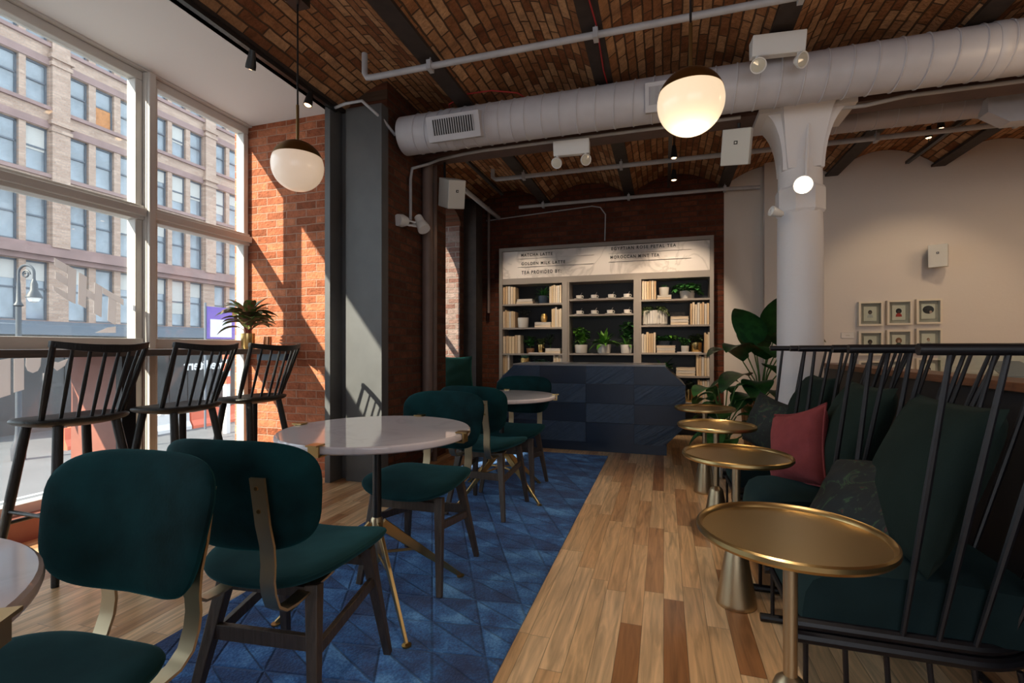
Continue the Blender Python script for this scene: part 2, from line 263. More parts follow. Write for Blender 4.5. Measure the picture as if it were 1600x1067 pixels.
# ---------------------------------------------------------------- mesh building
class MB:
    def __init__(s): s.v = []; s.f = []
    def add(s, vs, fs):
        n = len(s.v); s.v += [Vector(p) for p in vs]; s.f += [tuple(n+i for i in f) for f in fs]; return s
    def box(s, a, b, rz=0, piv=None):
        x0, y0, z0 = [min(p, q) for p, q in zip(a, b)]; x1, y1, z1 = [max(p, q) for p, q in zip(a, b)]
        vs = [Vector(p) for p in ((x0, y0, z0), (x1, y0, z0), (x1, y1, z0), (x0, y1, z0), (x0, y0, z1), (x1, y0, z1), (x1, y1, z1), (x0, y1, z1))]
        if rz:
            pv = Vector(piv or ((x0+x1)/2, (y0+y1)/2, 0)); R = Matrix.Rotation(rz, 3, 'Z'); vs = [R @ (p-pv)+pv for p in vs]
        return s.add(vs, ((3, 2, 1, 0), (4, 5, 6, 7), (0, 1, 5, 4), (1, 2, 6, 5), (2, 3, 7, 6), (3, 0, 4, 7)))
    def obox(s, c, size, M):   # oriented box
        h = [k/2 for k in size]; vs = [Vector(c)+M @ Vector((sx*h[0], sy*h[1], sz*h[2])) for sz in (-1, 1) for sx, sy in ((-1, -1), (1, -1), (1, 1), (-1, 1))]
        return s.add(vs, ((3, 2, 1, 0), (4, 5, 6, 7), (0, 1, 5, 4), (1, 2, 6, 5), (2, 3, 7, 6), (3, 0, 4, 7)))
    def bar(s, a, b, w, t, w2=None, t2=None, up=(0, 0, 1)):    # rectangular bar from a to b
        a, b = Vector(a), Vector(b); d = (b-a).normalized(); u = Vector(up)
        if abs(d.dot(u)) > .99: u = Vector((0, 1, 0))
        x = d.cross(u).normalized(); y = x.cross(d); w2 = w if w2 is None else w2; t2 = t if t2 is None else t2
        vs = [a+x*sx*w/2+y*sy*t/2 for sx, sy in ((-1, -1), (1, -1), (1, 1), (-1, 1))]+[b+x*sx*w2/2+y*sy*t2/2 for sx, sy in ((-1, -1), (1, -1), (1, 1), (-1, 1))]
        return s.add(vs, ((3, 2, 1, 0), (4, 5, 6, 7), (0, 1, 5, 4), (1, 2, 6, 5), (2, 3, 7, 6), (3, 0, 4, 7)))
    def tube(s, pts, r, n=10, cap=True, closed=False):
        pts = [Vector(p) for p in pts]; m = len(pts); rs = r if isinstance(r, (list, tuple)) else [r]*m; rings = []
        t0 = (pts[1]-pts[0]).normalized(); u = Vector((0, 0, 1)) if abs(t0.z) < .9 else Vector((1, 0, 0)); x = t0.cross(u).normalized()
        for i in range(m):
            if closed: t = (pts[(i+1) % m]-pts[i-1])
            else: t = pts[min(i+1, m-1)]-pts[max(i-1, 0)]
            t = t.normalized(); x = (x-t*x.dot(t)).normalized(); y = t.cross(x)
            rings.append([pts[i]+(x*math.cos(a)+y*math.sin(a))*rs[i] for a in [2*PI*k/n for k in range(n)]])
        vs = [p for g in rings for p in g]; fs = []
        for i in range(m if closed else m-1):
            j = (i+1) % m
            for k in range(n): fs.append((i*n+k, i*n+(k+1) % n, j*n+(k+1) % n, j*n+k))
        if cap and not closed: fs.append(tuple(reversed(range(n)))); fs.append(tuple((m-1)*n+k for k in range(n)))
        return s.add(vs, fs)
    def lathe(s, prof, c=(0, 0, 0), n=32, axis=None, fn=None):      # prof: (r, z) list; first/last r=0 closes
        c = Vector(c); vs = []; fs = []; m = len(prof)
        Mx = axis if axis is not None else Matrix.Identity(3)
        for r, z in prof:
            for k in range(n):
                a = 2*PI*k/n; rr = r*(fn(a) if fn else 1); vs.append(c+Mx @ Vector((rr*math.cos(a), rr*math.sin(a), z)))
        for i in range(m-1):
            for k in range(n): fs.append((i*n+k, i*n+(k+1) % n, (i+1)*n+(k+1) % n, (i+1)*n+k))
        if prof[0][0] > 1e-6: fs.append(tuple(reversed(range(n))))
        if prof[-1][0] > 1e-6: fs.append(tuple((m-1)*n+k for k in range(n)))
        return s.add(vs, fs)
    def prism(s, poly, off):     # planar polygon (3D points) extruded by vector off
        n = len(poly); off = Vector(off); vs = [Vector(p) for p in poly]+[Vector(p)+off for p in poly]
        return s.add(vs, [tuple(reversed(range(n))), tuple(range(n, 2*n))]+[(i, (i+1) % n, n+(i+1) % n, n+i) for i in range(n)])
    def pad(s, w, h, th, xf, n=3.5, p=2.6, e=.5, na=40, nr=8, sq=1):
        vs = []; fs = []
        def out(a):
            ca, sa = math.cos(a), math.sin(a); return (math.copysign(abs(ca)**(2/n), ca), math.copysign(abs(sa)**(2/n), sa))
        for side in (1, -1):
            base = len(vs); vs.append(xf(0, 0, side*th/2))
            for i in range(1, nr+1):
                r = math.sin(i/nr*PI/2)
                for k in range(na):
                    ox, oy = out(2*PI*k/na); vs.append(xf(w/2*ox*r, h/2*oy*r, side*th/2*max(0, 1-r**p)**e))
            for k in range(na):
                q = (base, base+1+k, base+1+(k+1) % na); fs.append(q if side > 0 else q[::-1])
            for i in range(nr-1):
                for k in range(na):
                    a0 = base+1+i*na+k; a1 = base+1+i*na+(k+1) % na; q = (a0, a0+na, a1+na, a1); fs.append(q if side > 0 else q[::-1])
        s.add(vs, fs); return s
    def pillow(s, w, h, th, xf, g=16, pinch=.09, wr=.006, seed=0, border=0):
        rnd = random.Random(seed); ph = [rnd.uniform(0, 6) for _ in range(6)]
        vs = []; fs = []
        for side in (1, -1):
            for j in range(g+1):
                for i in range(g+1):
                    u = -1+2*i/g; v = -1+2*j/g; a = w/2*u*(1-pinch*(1-v*v)); b = h/2*v*(1-pinch*(1-u*u))
                    q = max(0, (1-u*u))*max(0, (1-v*v)); c = th/2*q**.42
                    c += wr*q**.5*(math.sin(5*u+3*v+ph[0])+.7*math.sin(9*v-4*u+ph[1])+.5*math.sin(13*u*v+ph[2])) if 0 < i < g and 0 < j < g else 0
                    vs.append(xf(a, b, side*c))
            base = 0 if side > 0 else (g+1)**2
            for j in range(g):
                for i in range(g):
                    q = (base+j*(g+1)+i, base+j*(g+1)+i+1, base+(j+1)*(g+1)+i+1, base+(j+1)*(g+1)+i); fs.append(q if side > 0 else q[::-1])
        s.add(vs, fs); s.weld = True; return s
    def leaf(s, base, d, length, width, droop=.5, seg=7, fold=.12, up=(0, 0, 1), tip=1.0, th=0.0, roll=0):
        base = Vector(base); d = Vector(d).normalized(); upv = Vector(up); x = d.cross(upv)
        if x.length < .05: x = Vector((1, 0, 0))
        x.normalize(); x.rotate(Matrix.Rotation(roll, 3, d)); p = base.copy(); vs = []; fs = []; cur = d.copy()
        for i in range(seg+1):
            t = i/seg; wv = width/2*(math.sin(PI*min(1, t**.75*.98+.02))**.8 if 0 < i < seg else .03)*tip
            nrm = x.cross(cur).normalized()
            vs += [p-x*wv+nrm*wv*fold*2, p, p+x*wv+nrm*wv*fold*2]
            if i < seg:
                p = p+cur*length/seg; cur = (cur+Vector((0, 0, -1))*droop/seg*1.4).normalized()
        for i in range(seg):
            a = i*3; fs += [(a, a+1, a+4, a+3), (a+1, a+2, a+5, a+4)]
        return s.add(vs, fs)
    def mesh(s, name, m, smooth=True, ang=35):
        me = bpy.data.meshes.new(name); me.from_pydata([tuple(p) for p in s.v], [], s.f)
        if getattr(s, 'weld', False):
            b = bmesh.new(); b.from_mesh(me); bmesh.ops.remove_doubles(b, verts=b.verts, dist=.0004); bmesh.ops.recalc_face_normals(b, faces=b.faces); b.to_mesh(me); b.free()
        me.materials.append(m)
        if smooth:
            me.polygons.foreach_set('use_smooth', [True]*len(me.polygons)); me.update(); me.set_sharp_from_angle(angle=math.radians(ang))
        me.update(); return me
    def build(s, name, m, parent=None, smooth=True, ang=35, bevel=0):
        o = bpy.data.objects.new(name, s.mesh(name, m, smooth, ang)); C.objects.link(o)
        if parent: o.parent = parent
        if bevel:
            md = o.modifiers.new('bevel', 'BEVEL'); md.width = bevel; md.segments = 2; md.limit_method = 'ANGLE'; md.angle_limit = math.radians(40)
        return o
def tag(o, label, cat, group=None, kind=None):
    o['label'] = label; o['category'] = cat
    if group: o['group'] = group
    if kind: o['kind'] = kind
    return o
def struct(o): o['kind'] = 'structure'; return o
def thing(name, label, cat, loc=(0, 0, 0), rz=0, group=None):
    o = bpy.data.objects.new(name, None); C.objects.link(o); o.location = loc; o.rotation_euler = (0, 0, rz); o.empty_display_size = .1
    return tag(o, label, cat, group)
def kids(o): return [c for c in bpy.data.objects if c.parent == o]
def copy_tree(o, parent=None):
    c = o.copy(); C.objects.link(c); c.parent = parent
    for ch in kids(o): copy_tree(ch, c)
    return c
def dup(root, loc, rz, label, group=None):
    r = copy_tree(root); r.location = loc; r.rotation_euler = (0, 0, rz); r['label'] = label
    if group: r['group'] = group
    return r
def ident(a, b, c): return Vector((a, b, c))
def textmesh(txt, size, name, m, parent, origin, xdir=(1, 0, 0), zdir=(0, 0, 1), ext=.001, width=None, spacing=1.0, align='LEFT'):
    cu = bpy.data.curves.new(name, 'FONT'); cu.body = txt; cu.size = size; cu.space_character = spacing; cu.extrude = ext; cu.align_x = align; cu.offset = size*.025
    t = bpy.data.objects.new(name+'_tmp', cu); C.objects.link(t)
    bpy.context.view_layer.update(); dg = bpy.context.evaluated_depsgraph_get(); me = bpy.data.meshes.new_from_object(t.evaluated_get(dg)); bpy.data.objects.remove(t)
    xs = [v.co.x for v in me.vertices]; w0 = max(xs)-min(xs) if xs else 1; sx = width/w0 if width else 1
    X, Z = Vector(xdir), Vector(zdir); Y = X.cross(Z)
    for v in me.vertices: v.co = Vector(origin)+X*v.co.x*sx+Z*v.co.y+Y*v.co.z
    me.materials.clear(); me.materials.append(m)
    o = bpy.data.objects.new(name, me); C.objects.link(o); o.parent = parent; return o

# ================================================================= ROOM SHELL
YB = 6.6; XW = -3.58; XS = -2.64; YR = 3.48; ZS = 3.10
struct(MB().box((-3.75, -3.1, -.12), (6.1, 6.9, 0)).build('floor', floor_m, smooth=False))
struct(MB().box((XW-.1, -3.1, ZS), (XS, YR, ZS+.35)).build('ceiling_soffit', soffit_m, smooth=False)).name = 'ceiling.001'
BX = [-2.64, -1.56, -.43, .71, 1.86, 2.88, 3.95, 5.05, 6.1]
v = MB()
for x0, x1 in zip(BX[:-1], BX[1:]):
    n = 14; pts = []; a0 = x0+.03; a1 = x1-.03
    for i in range(n+1):
        t = i/n; pts.append((a0+(a1-a0)*t, 3.14+.20*(1-(2*t-1)**2)))
    vs = [(px, y, pz) for y in (-3.1, 6.75) for px, pz in pts]; k = n+1
    v.add(vs, [(i, i+1, k+i+1, k+i) for i in range(n)])
v.box((-2.7, -3.1, 3.40), (6.1, 6.9, 3.5))
struct(v.build('ceiling', brick_ceil))
n_tr = [0]
def trim(mb, m, **k):
    n_tr[0] += 1; return struct(mb.build('trim_%d' % n_tr[0], m, **k))
for x in BX[:-1]:
    trim(MB().box((x-.065, -3.1, 3.10), (x+.065, 6.7, 3.125)).box((x-.035, -3.1, 3.125), (x+.035, 6.7, 3.40)), beam_m, smooth=False)
# girder along the column line
trim(MB().box((-2.2, 4.02, 2.85), (6.05, 4.22, 2.875)).box((-2.2, 4.09, 2.875), (6.05, 4.15, 3.10)).box((-2.2, 4.02, 3.075), (6.05, 4.22, 3.10)), girder_m, smooth=False)
# brick return wall beside the window, outside face behind it
struct(MB().box((XW-.15, YR, -.1), (XS+.02, YR+.35, 3.45)).build('wall_return', brick_front, smooth=False))
# long left wall beyond the steel column: pier, then recessed wall with arched window opening
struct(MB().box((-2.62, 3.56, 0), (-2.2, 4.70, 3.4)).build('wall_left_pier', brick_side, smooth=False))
w = MB(); OY0, OY1, OZ, OS = 4.95, 5.94, .42, 2.70
w.box((-3.12, 4.70, 0), (-2.56, OY0, 3.4)).box((-3.12, OY1, 0), (-2.56, 6.75, 3.4)).box((-3.12, OY0, 0), (-2.56, OY1, OZ))
arc = [(OY0+(OY1-OY0)*(1-math.cos(PI*i/12))/2, OS+.22*math.sin(PI*i/12)) for i in range(13)]
w.prism([(-3.12, OY0, 3.4)]+[(-3.12, y, z) for y, z in arc]+[(-3.12, OY1, 3.4)], (.56, 0, 0))
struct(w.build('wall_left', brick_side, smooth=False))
trim(MB().box((-3.11, OY1-.015, OZ), (-2.575, OY1+.01, 2.72)), brick_jamb, smooth=False)
w = struct(MB().box((-3.10, OY0, OZ), (-3.05, OY0+.05, 2.9)).box((-3.10, OY1-.065, OZ), (-3.05, OY1-.015, 2.9)).box((-3.10, OY0, OZ), (-3.05, OY1-.015, OZ+.06)).box((-3.10, OY0, 1.6), (-3.05, OY1-.015, 1.65)).build('window_3', frame_m, smooth=False))
MB().box((-3.08, OY0+.04, OZ+.05), (-3.075, OY1-.05, 2.9)).build('pane', glass2, w, smooth=False)
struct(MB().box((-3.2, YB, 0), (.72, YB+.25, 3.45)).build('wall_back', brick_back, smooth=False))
struct(MB().box((.72, YB, 0), (1.16, YB+.25, 3.45)).box((1.16, 6.5, 0), (6.1, 6.85, 3.45)).build('wall_back_gallery', white, smooth=False))
struct(MB().box((6.0, -3.1, 0), (6.2, 6.9, 3.45)).build('wall_right', white, smooth=False))
struct(MB().box((-3.7, -3.25, 0), (-1.2, -3.05, 3.45)).box((3.6, -3.25, 0), (6.2, -3.05, 3.45)).box((-1.2, -3.25, 2.8), (3.6, -3.05, 3.45)).box((-1.2, -3.25, 0), (3.6, -3.05, .7)).build('wall_front', white, smooth=False))
w = MB()
for x in (-1.2, .37, 1.97, 3.54): w.box((x, -3.12, .7), (x+.06, -3.05, 2.8))
w.box((-1.2, -3.12, .7), (3.6, -3.05, .76)).box((-1.2, -3.12, 2.74), (3.6, -3.05, 2.8))
w = struct(w.build('fill_window', frame_m, smooth=False)); MB().box((-1.2, -3.10, .74), (3.6, -3.09, 2.76)).build('blind', blindw, w, smooth=False)  # unseen window and blind, added as dressing for the cool rear fill
# storefront windows in the left wall
def win(n, y0, y1, name):
    g = MB(); X0, X1 = XW-.07, XW+.015
    g.box((X0, y0, .20), (X1, y0+.05, 3.02)).box((X0, y1-.05, .20), (X1, y1, 3.02)).box((X0, y0, 3.02), (X1, y1, 3.084))
    g.box((X0, y0, 2.02), (X1+.02, y1, 2.125)).box((X0, y0, 2.045), (X1+.045, y1, 2.10)).box((X0, y0, 1.095), (X1+.012, y1, 1.175)).box((X0, y0, .10), (X1, y1, .20))
    o = struct(g.build(name, frame_m, smooth=False, bevel=.006))
    MB().box((XW-.045, y0+.03, .18), (XW-.039, y1-.03, 2.04)).build('pane', glass, o, smooth=False)
    MB().box((XW-.045, y0+.03, 2.10), (XW-.039, y1-.03, 3.03)).build('pane', glass, o, smooth=False)
    return o
wl = win(1, .46, 2.54, 'window_1'); wr = win(2, 2.60, 3.47, 'window_2'); win(4, -1.66, .40, 'window_4'); win(5, -3.05, -1.72, 'window_5')
for y in (2.57, .43, -1.69):
    trim(MB().box((XW-.092, y-.029, .1), (XW+.05, y+.029, 3.083)).box((XW+.05, y-.025, .1), (XW+.075, y+.025, 3.083)), frame_m, smooth=False, bevel=.006)
trim(MB().box((XW-.099, -3.1, 3.085), (XW+.048, YR-.002, 3.099)), frame_m, smooth=False)
trim(MB().box((XW-.16, -3.1, -.1), (XW+.10, YR, .14)), brown_m, smooth=False)
# steel clad column at the end of the brick return
trim(MB().box((-2.66, 3.36, 0), (-2.61, 3.56, 3.10)).box((-2.61, 3.52, 0), (-2.53, 3.60, 3.10)).box((-2.53, 3.46, 0), (-2.19, 3.56, 3.10)), steel_m, smooth=False)
# vinyl lettering on the glass: a sheared mirrored word above the bar, part of another below it
def glyph(name, polys, lab=None):
    g = MB()
    for p in polys: g.prism([onX(u, v_, XW-.036) for u, v_ in p], (.002, 0, 0))
    o = g.build(name, decal, wl, smooth=False); return o
def z1(x, y): return (x/6.667, 360+y/6.667)
_L1 = [[z1(*p) for p in q] for q in (
    [(701, 361), (795, 415), (785, 768), (701, 722)], [(565, 285), (700, 361), (700, 450), (565, 365)], [(575, 425), (700, 500), (700, 580), (575, 505)], [(550, 580), (700, 655), (700, 722), (560, 625)],
    [(820, 435), (905, 485), (893, 812), (812, 765)], [(903, 612), (982, 660), (978, 733), (898, 687)], [(985, 540), (1066, 590), (1055, 905), (975, 860)],
    [(1068, 592), (1285, 720), (1285, 780), (1068, 656)], [(1130, 693), (1212, 740), (1200, 985), (1120, 940)], [(990, 1066), (1122, 1010), (1122, 1066)], [(1125, 1012), (1205, 1000), (1205, 1066), (1125, 1066)])]
for a_, b_ in ((0, 4), (4, 7), (7, 9), (9, 11)): glyph('letter', _L1[a_:b_])
def z2(x, y): return (x/3.8125, 540+y/3.8125)
_arc = [(150+5, 60), (152, 120), (165, 150), (195, 163), (225, 150), (240, 120), (246, 60)]
_L2 = [[z2(*p) for p in q] for q in (
    [(-60, 95), (62, 75), (62, 292), (-60, 330)], [(82, 78), (142, 74), (142, 262), (82, 280)], _arc, [(255, 165), (305, 150), (305, 200), (255, 218)], [(300, 90), (345, 100), (405, 78), (385, 120), (340, 150), (305, 120)])]
for q in _L2: glyph('letter', [q])

# ================================================================= STREET (one storey below, seen through the glass)
GZ = -3.4
asph = mat('grey asphalt', (.11, .115, .125), .8, var=.08, vscale=1); paint_w = mat('road paint', (.75, .75, .75), .7)
fac = brick('tan facade brick', (1, 2), (.36, .25, .195), (.41, .29, .23), (.46, .335, .265), (.34, .27, .23), bw=.5, bh=.16, ms=.015, bump=.3)
stone = mat('purple brown stone', (.25, .165, .155), .8, var=.15, vscale=1); sash_m = mat('blue grey sash', (.09, .11, .14), .5)
pane_m = mat('street window pane', (.22, .26, .30), .12, var=.5, vscale=.5, spec=.8); shopglass = mat('dark shop glass', (.03, .035, .04), .35, var=.4, vscale=.4); blindm = mat('pale blind', (.46, .45, .43), .7)
awn = mat('slate blue canopy', (.10, .13, .17), .6); shopm = mat('dark shopfront', (.06, .065, .07), .4)
g = MB().box((-60, -30, GZ-.3), (-3.8, 70, GZ)); struct(g.build('ground', asph, smooth=False)).name = 'floor_street'
tag(MB().box((-14.5, 4, GZ), (-14.3, 60, GZ+.01)).box((-18.5, 4, GZ), (-18.35, 60, GZ+.01)).box((-11.2, 4, GZ), (-11.05, 60, GZ+.01)).build('road_marking', paint_w, smooth=False), 'thin white lane lines painted on the grey road below the window', 'road marking')
FX = -32
bd = thing('office_building', 'tan brick office building with rows of sash windows across the street', 'building', (FX, 25, GZ))
def bpart(mb, name, m, par=bd, **k):
    for p in mb.v: p -= Vector((FX, 25, GZ))
    return mb.build(name, m, par, smooth=False, **k)
wy = [13.2, 14.6, 16.0, 17.3, 19.23, 20.6, 21.97, 23.95, 25.27, 26.6, 28.55, 29.85, 31.15, 33.1, 34.4, 35.7]
rows = [(2.57, 5.75), (6.72, 9.46), (10.57, 13.0), (14.24, 16.45), (17.7, 19.9), (21.1, 23.2)]
q = MB(); ys = [11.5]+[c for y in wy for c in (y-.5, y+.5)]+[38.0]
for i in range(0, len(ys)-1, 2): q.box((FX-1.2, ys[i], 2.3), (FX, ys[i+1], 25))
zs = [2.3]+[c for r in rows for c in r]+[25]
for i in range(0, len(zs)-1, 2):
    for y in wy: q.box((FX-1.2, y-.5, zs[i]), (FX, y+.5, zs[i+1]))
bpart(q, 'wall', fac)
for y in (18.27, 22.96, 27.57, 32.1):
    q = MB().box((FX, y-.42, 6.6), (FX+.22, y+.42, 24.5))
    for z in (9.9, 13.4, 17.0): q.box((FX, y-.5, z-.5), (FX+.3, y+.5, z-.3)).box((FX, y-.55, z-.12), (FX+.36, y+.55, z+.1))
    bpart(q, 'pier', fac)
for r in rows:
    bpart(MB().box((FX, 11.5, r[0]-.22), (FX+.16, 38, r[0]-.02)).box((FX, 11.5, r[1]+.02), (FX+.07, 38, r[1]+.42)), 'stone_band', stone)
bpart(MB().box((FX, 11.5, 6.05), (FX+.5, 38, 6.45)).box((FX, 11.5, 5.78), (FX+.25, 38, 6.05)), 'cornice', stone)
bpart(MB().box((FX-1.2, 11.5, GZ), (FX+.05, 38, 2.3)), 'shopfront', shopm)
for i, y in enumerate(y for y in wy):
    bpart(MB().box((FX+.05, y-.75, GZ+.8), (FX+.1, y+.5, 1.4)), 'shop_window', shopglass)
q = MB(); q.prism([(FX, 14, 2.55), (FX+2.3, 14, 2.25), (FX+2.3, 14, 1.75), (FX, 14, 1.85)], (0, 22, 0)); bpart(q, 'canopy', awn)
proto = {}
for ri, (z0, z1_) in enumerate(rows[:-1]):
    for yi, y in enumerate(wy[1:]):
        key = ri
        if key not in proto:
            hh = z1_-z0; s_ = MB(); x = FX-.3
            s_.box((x, y-.5, z0), (x+.12, y-.41, z1_)).box((x, y+.41, z0), (x+.12, y+.5, z1_)).box((x, y-.5, z0), (x+.12, y+.5, z0+.1)).box((x, y-.5, z1_-.1), (x+.12, y+.5, z1_)).box((x, y-.5, z0+hh*.52), (x+.12, y+.5, z0+hh*.52+.09))
            a = bpart(s_, 'window', sash_m); b_ = bpart(MB().box((x+.02, y-.42, z0+.08), (x+.05, y+.42, z1_-.08)), 'pane', pane_m, a); proto[key] = (a, b_, y)
        else:
            a0, b0, y0_ = proto[key]; a = a0.copy(); C.objects.link(a); a.parent = bd; a.location = (0, y-y0_, 0); b_ = b0.copy(); C.objects.link(b_); b_.parent = a
        if random.random() < .45:
            hh = (z1_-z0)*random.choice((.3, .46, .5, .7)); yy = proto[key][2]; bpart(MB().box((FX-.24, yy-.41, z1_-.08-hh), (FX-.22, yy+.41, z1_-.08)), 'blind', blindm, a)
q = MB().box((FX-.24, 20.2, 14.3), (FX-.2, 21.0, 15.4)); bpart(q, 'board', orangewood)
# barriers
bar_r = mat('orange red plastic', (.62, .12, .06), .5); bar_w = mat('white plastic', (.60, .58, .58), .5)
def barrier(m, name='traffic_barrier'):
    g = MB().prism([(0, -.95, 0), (.55, -.95, 0), (.55, -.95, .16), (.38, -.95, .45), (.36, -.95, .95), (.19, -.95, .95), (.17, -.95, .45), (0, -.95, .16)], (0, 1.9, 0))
    for k in (-.6, 0, .6): g.box((.15, k-.12, .95), (.4, k+.12, 1.0))
    return g.build(name, m, smooth=False)
ords = ['nearest', 'second nearest', 'third nearest', 'fourth nearest', 'fifth nearest', 'sixth nearest', 'seventh nearest', 'eighth nearest', 'ninth nearest', 'tenth nearest', 'eleventh nearest', 'twelfth nearest', 'farthest']
b1 = barrier(bar_r); b2 = barrier(bar_w); nr = nw = 0
for i in range(12):
    red = i % 3 != 2; src = b1 if red else b2
    if (red and nr == 0) or (not red and nw == 0): o = src
    else: o = src.copy(); C.objects.link(o)
    o.location = (-25.5, 15.5+i*2.0, GZ)
    if red: tag(o, 'orange red plastic traffic barrier on the road, %s of the orange ones' % ords[nr], 'barrier', 'orange road barriers'); nr += 1
    else: tag(o, 'white plastic traffic barrier on the road, %s of the white ones' % ords[nw], 'barrier', 'white road barriers'); nw += 1
# street lamp
lampiron = mat('dark cast iron', (.035, .045, .06), .5)
lp = thing('street_lamp', 'black crook neck street lamp with white globe outside the left window', 'street lamp', (*onZ(29, 600, GZ).xy*0, 0))
base = atD(29, 520, 19.5); lp.location = (base.x, base.y, GZ); A_ = math.atan2(base.x, base.y)
lx = Vector((cC, cS, 0)); zt = atD(29, 440, 19.5).z-GZ; lamp_h = atD(29, 412, 19.5).z-GZ
q = MB().lathe([(.22, 0), (.24, .5), (.14, .8), (.10, 1.2), (.09, zt-1), (.16, zt-.95), (.08, zt-.8), (.06, zt)]).build('post', lampiron, lp)
cr = [Vector((0, 0, zt-.1))]+[lx*(.31-.31*math.cos(a))+Vector((0, 0, zt+.35+.31*math.sin(a))) for a in [PI*k/10 for k in range(11)]]+[lx*.62+Vector((0, 0, zt+.05))]
q = MB().tube(cr, .05, 8); sp_ = [lx*(.30+.17*math.cos(a)*(1-a/14))+Vector((0, 0, zt+.3+.17*math.sin(a)*(1-a/14))) for a in [k*.5 for k in range(20)]]; q.tube(sp_, .03, 6); q.build('crook', lampiron, lp)
hc = lx*.62+Vector((0, 0, zt-.65)); MB().lathe([(.05, .75), (.12, .55), (.13, .3), (.26, .05), (.26, 0), (0, 0)][::-1], hc, 20).build('lamp_shade', lampiron, lp)
MB().lathe([(0, -.2), (.14, -.15), (.22, 0), (0, 0.01)], hc, 20).build('lamp_globe', mat('milk glass', (.8, .8, .8), .3), lp)
struct(MB().box((-5.65, -14, GZ), (-3.76, -3.15, 8.2)).build('wall_sun_block', stone, smooth=False))  # unseen block added to keep the sun out of the rear storefront windows
# banner
bn = atD(350, 505, 28); bt = thing('banner', 'purple and white banner hanging by the shops beside the potted plant', 'banner', (bn.x, bn.y, 0))
MB().box((-.05, -1.1, 1.6), (.0, 1.0, 3.4)).build('cloth', mat('purple cloth', (.12, .08, .35), .7), bt, smooth=False); MB().box((0.001, -.9, 1.7), (.02, .5, 2.7)).build('emblem_field', mat('white cloth', (.6, .6, .66), .7), bt, smooth=False)
MB().box((-.09, -1.2, GZ), (-.01, -1.12, 3.6)).build('pole', sash_m, bt, smooth=False)
sg = thing('shop_sign', 'white backward lettering on the dark shopfront behind the middle stool', 'sign', tuple(onX(302, 568, FX+2.4)))
textmesh('mediterr', .85, 'lettering', paint_w, sg, (0, 2.4, -.4), (0, -1, 0), (0, 0, 1), .02)
ps = onX(354, 600, -22); pt = thing('striped_post', 'red and white striped traffic post standing in the street', 'post', (ps.x, ps.y, GZ))
MB().box((-.12, -.12, 0), (.12, .12, 4.2)).build('post', bar_w, pt, smooth=False)
MB().box((-.13, -.13, 2.6), (.13, .13, 3.0)).box((-.13, -.13, 3.3), (.13, .13, 3.7)).box((-.13, -.13, 3.9), (.13, .13, 4.2)).build('stripes', bar_r, pt, smooth=False)

# ================================================================= BAR COUNTER AND STOOLS
bc = thing('window_counter', 'dark wooden bar counter running along the window at standing height', 'counter', (-3.28, 0, 1.1))
MB().box((-.27, -3.0, -.042), (.26, 3.47, 0)).build('worktop', mat('brown bar top', (.10, .075, .065), .3, var=.2, vscale=10, stretch=(8, 1, 8)), bc, smooth=False, bevel=.004)
MB().box((-.22, 2.06, -1.1), (.2, 2.10, -.042)).build('support_panel', brown_m, bc, smooth=False)
MB().box((.2, 2.04, -1.1), (.25, 2.12, -.042)).build('post', darkpanel, bc, smooth=False)
MB().box((-.1, 3.38, -.1), (.2, 3.46, -.042)).build('bracket', navy, bc, smooth=False)
def make_stool():
    r = thing('bar_stool', '', 'bar stool')
    def xf(a, b, c): return Vector((a*(1-.05*(b/.24)**2), b, .735+c+.012*(abs(b)/.2)**2+(.018*max(0, (a-.1)/.1) if a > .1 else 0)))
    MB().pad(.42, .46, .045, xf, n=2.5, p=8, e=.5).build('seat', stoolwood, r)
    cr = []
    for i in range(13):
        t = -1+2*i/12; cr.append(Vector((.30-.075*t*t, .225*t, 1.105+.022*t*t)))
    g = MB()
    n = len(cr); vs = []
    for i, p in enumerate(cr):
        hh = .015+.006*(1-abs(-1+2*i/12)); vs += [p+Vector((-.012, 0, -hh)), p+Vector((.010, 0, -hh)), p+Vector((.016, 0, hh)), p+Vector((-.006, 0, hh))]
    fs = [(3, 2, 1, 0), tuple(4*(n-1)+k for k in range(4))]
    for i in range(n-1):
        for k in range(4): fs.append((4*i+k, 4*i+(k+1) % 4, 4*i+4+(k+1) % 4, 4*i+4+k))
    g.add(vs, fs).build('crest_rail', stoolwood, r, bevel=.003)
    for i in range(8):
        t = -1+2*i/7; top = Vector((.30-.075*t*t*.92, .213*t, 1.10+.018*t*t)); bot = Vector((.185-.10*t*t, .18*t, .75))
        w_ = .0145 if i in (0, 7) else .0085; MB().tube([bot, (bot+top)/2, top], [w_*.85, w_*1.1, w_*.85], 8).build('spindle', stoolwood, r)
    lt = [(-.11, -.13), (.12, -.13), (.12, .13), (-.11, .13)]; lb = [(-.20, -.21), (.24, -.21), (.24, .21), (-.20, .21)]
    for a, b in zip(lt, lb): MB().tube([(a[0], a[1], .73), ((a[0]+b[0])/2, (a[1]+b[1])/2, .37), (b[0], b[1], 0)], [.021, .022, .015], 12).build('leg', stoolwood, r)
    def at(i, z): f = 1-z/.73; return Vector((lt[i][0]+(lb[i][0]-lt[i][0])*f, lt[i][1]+(lb[i][1]-lt[i][1])*f, z))
    for i, z in ((0, .30), (1, .24), (2, .30), (3, .24)):
        MB().tube([at(i, z), at((i+1) % 4, z)], .010, 8).build('stretcher', stoolwood, r)
    return r
st = make_stool(); sg_ = 'black spindle back bar stools at the window counter'
st.location = (-2.93, 1.73, 0); st.rotation_euler = (0, 0, 0); st['label'] = 'black spindle back bar stool at the window counter, nearest and leftmost of three'; st['group'] = sg_
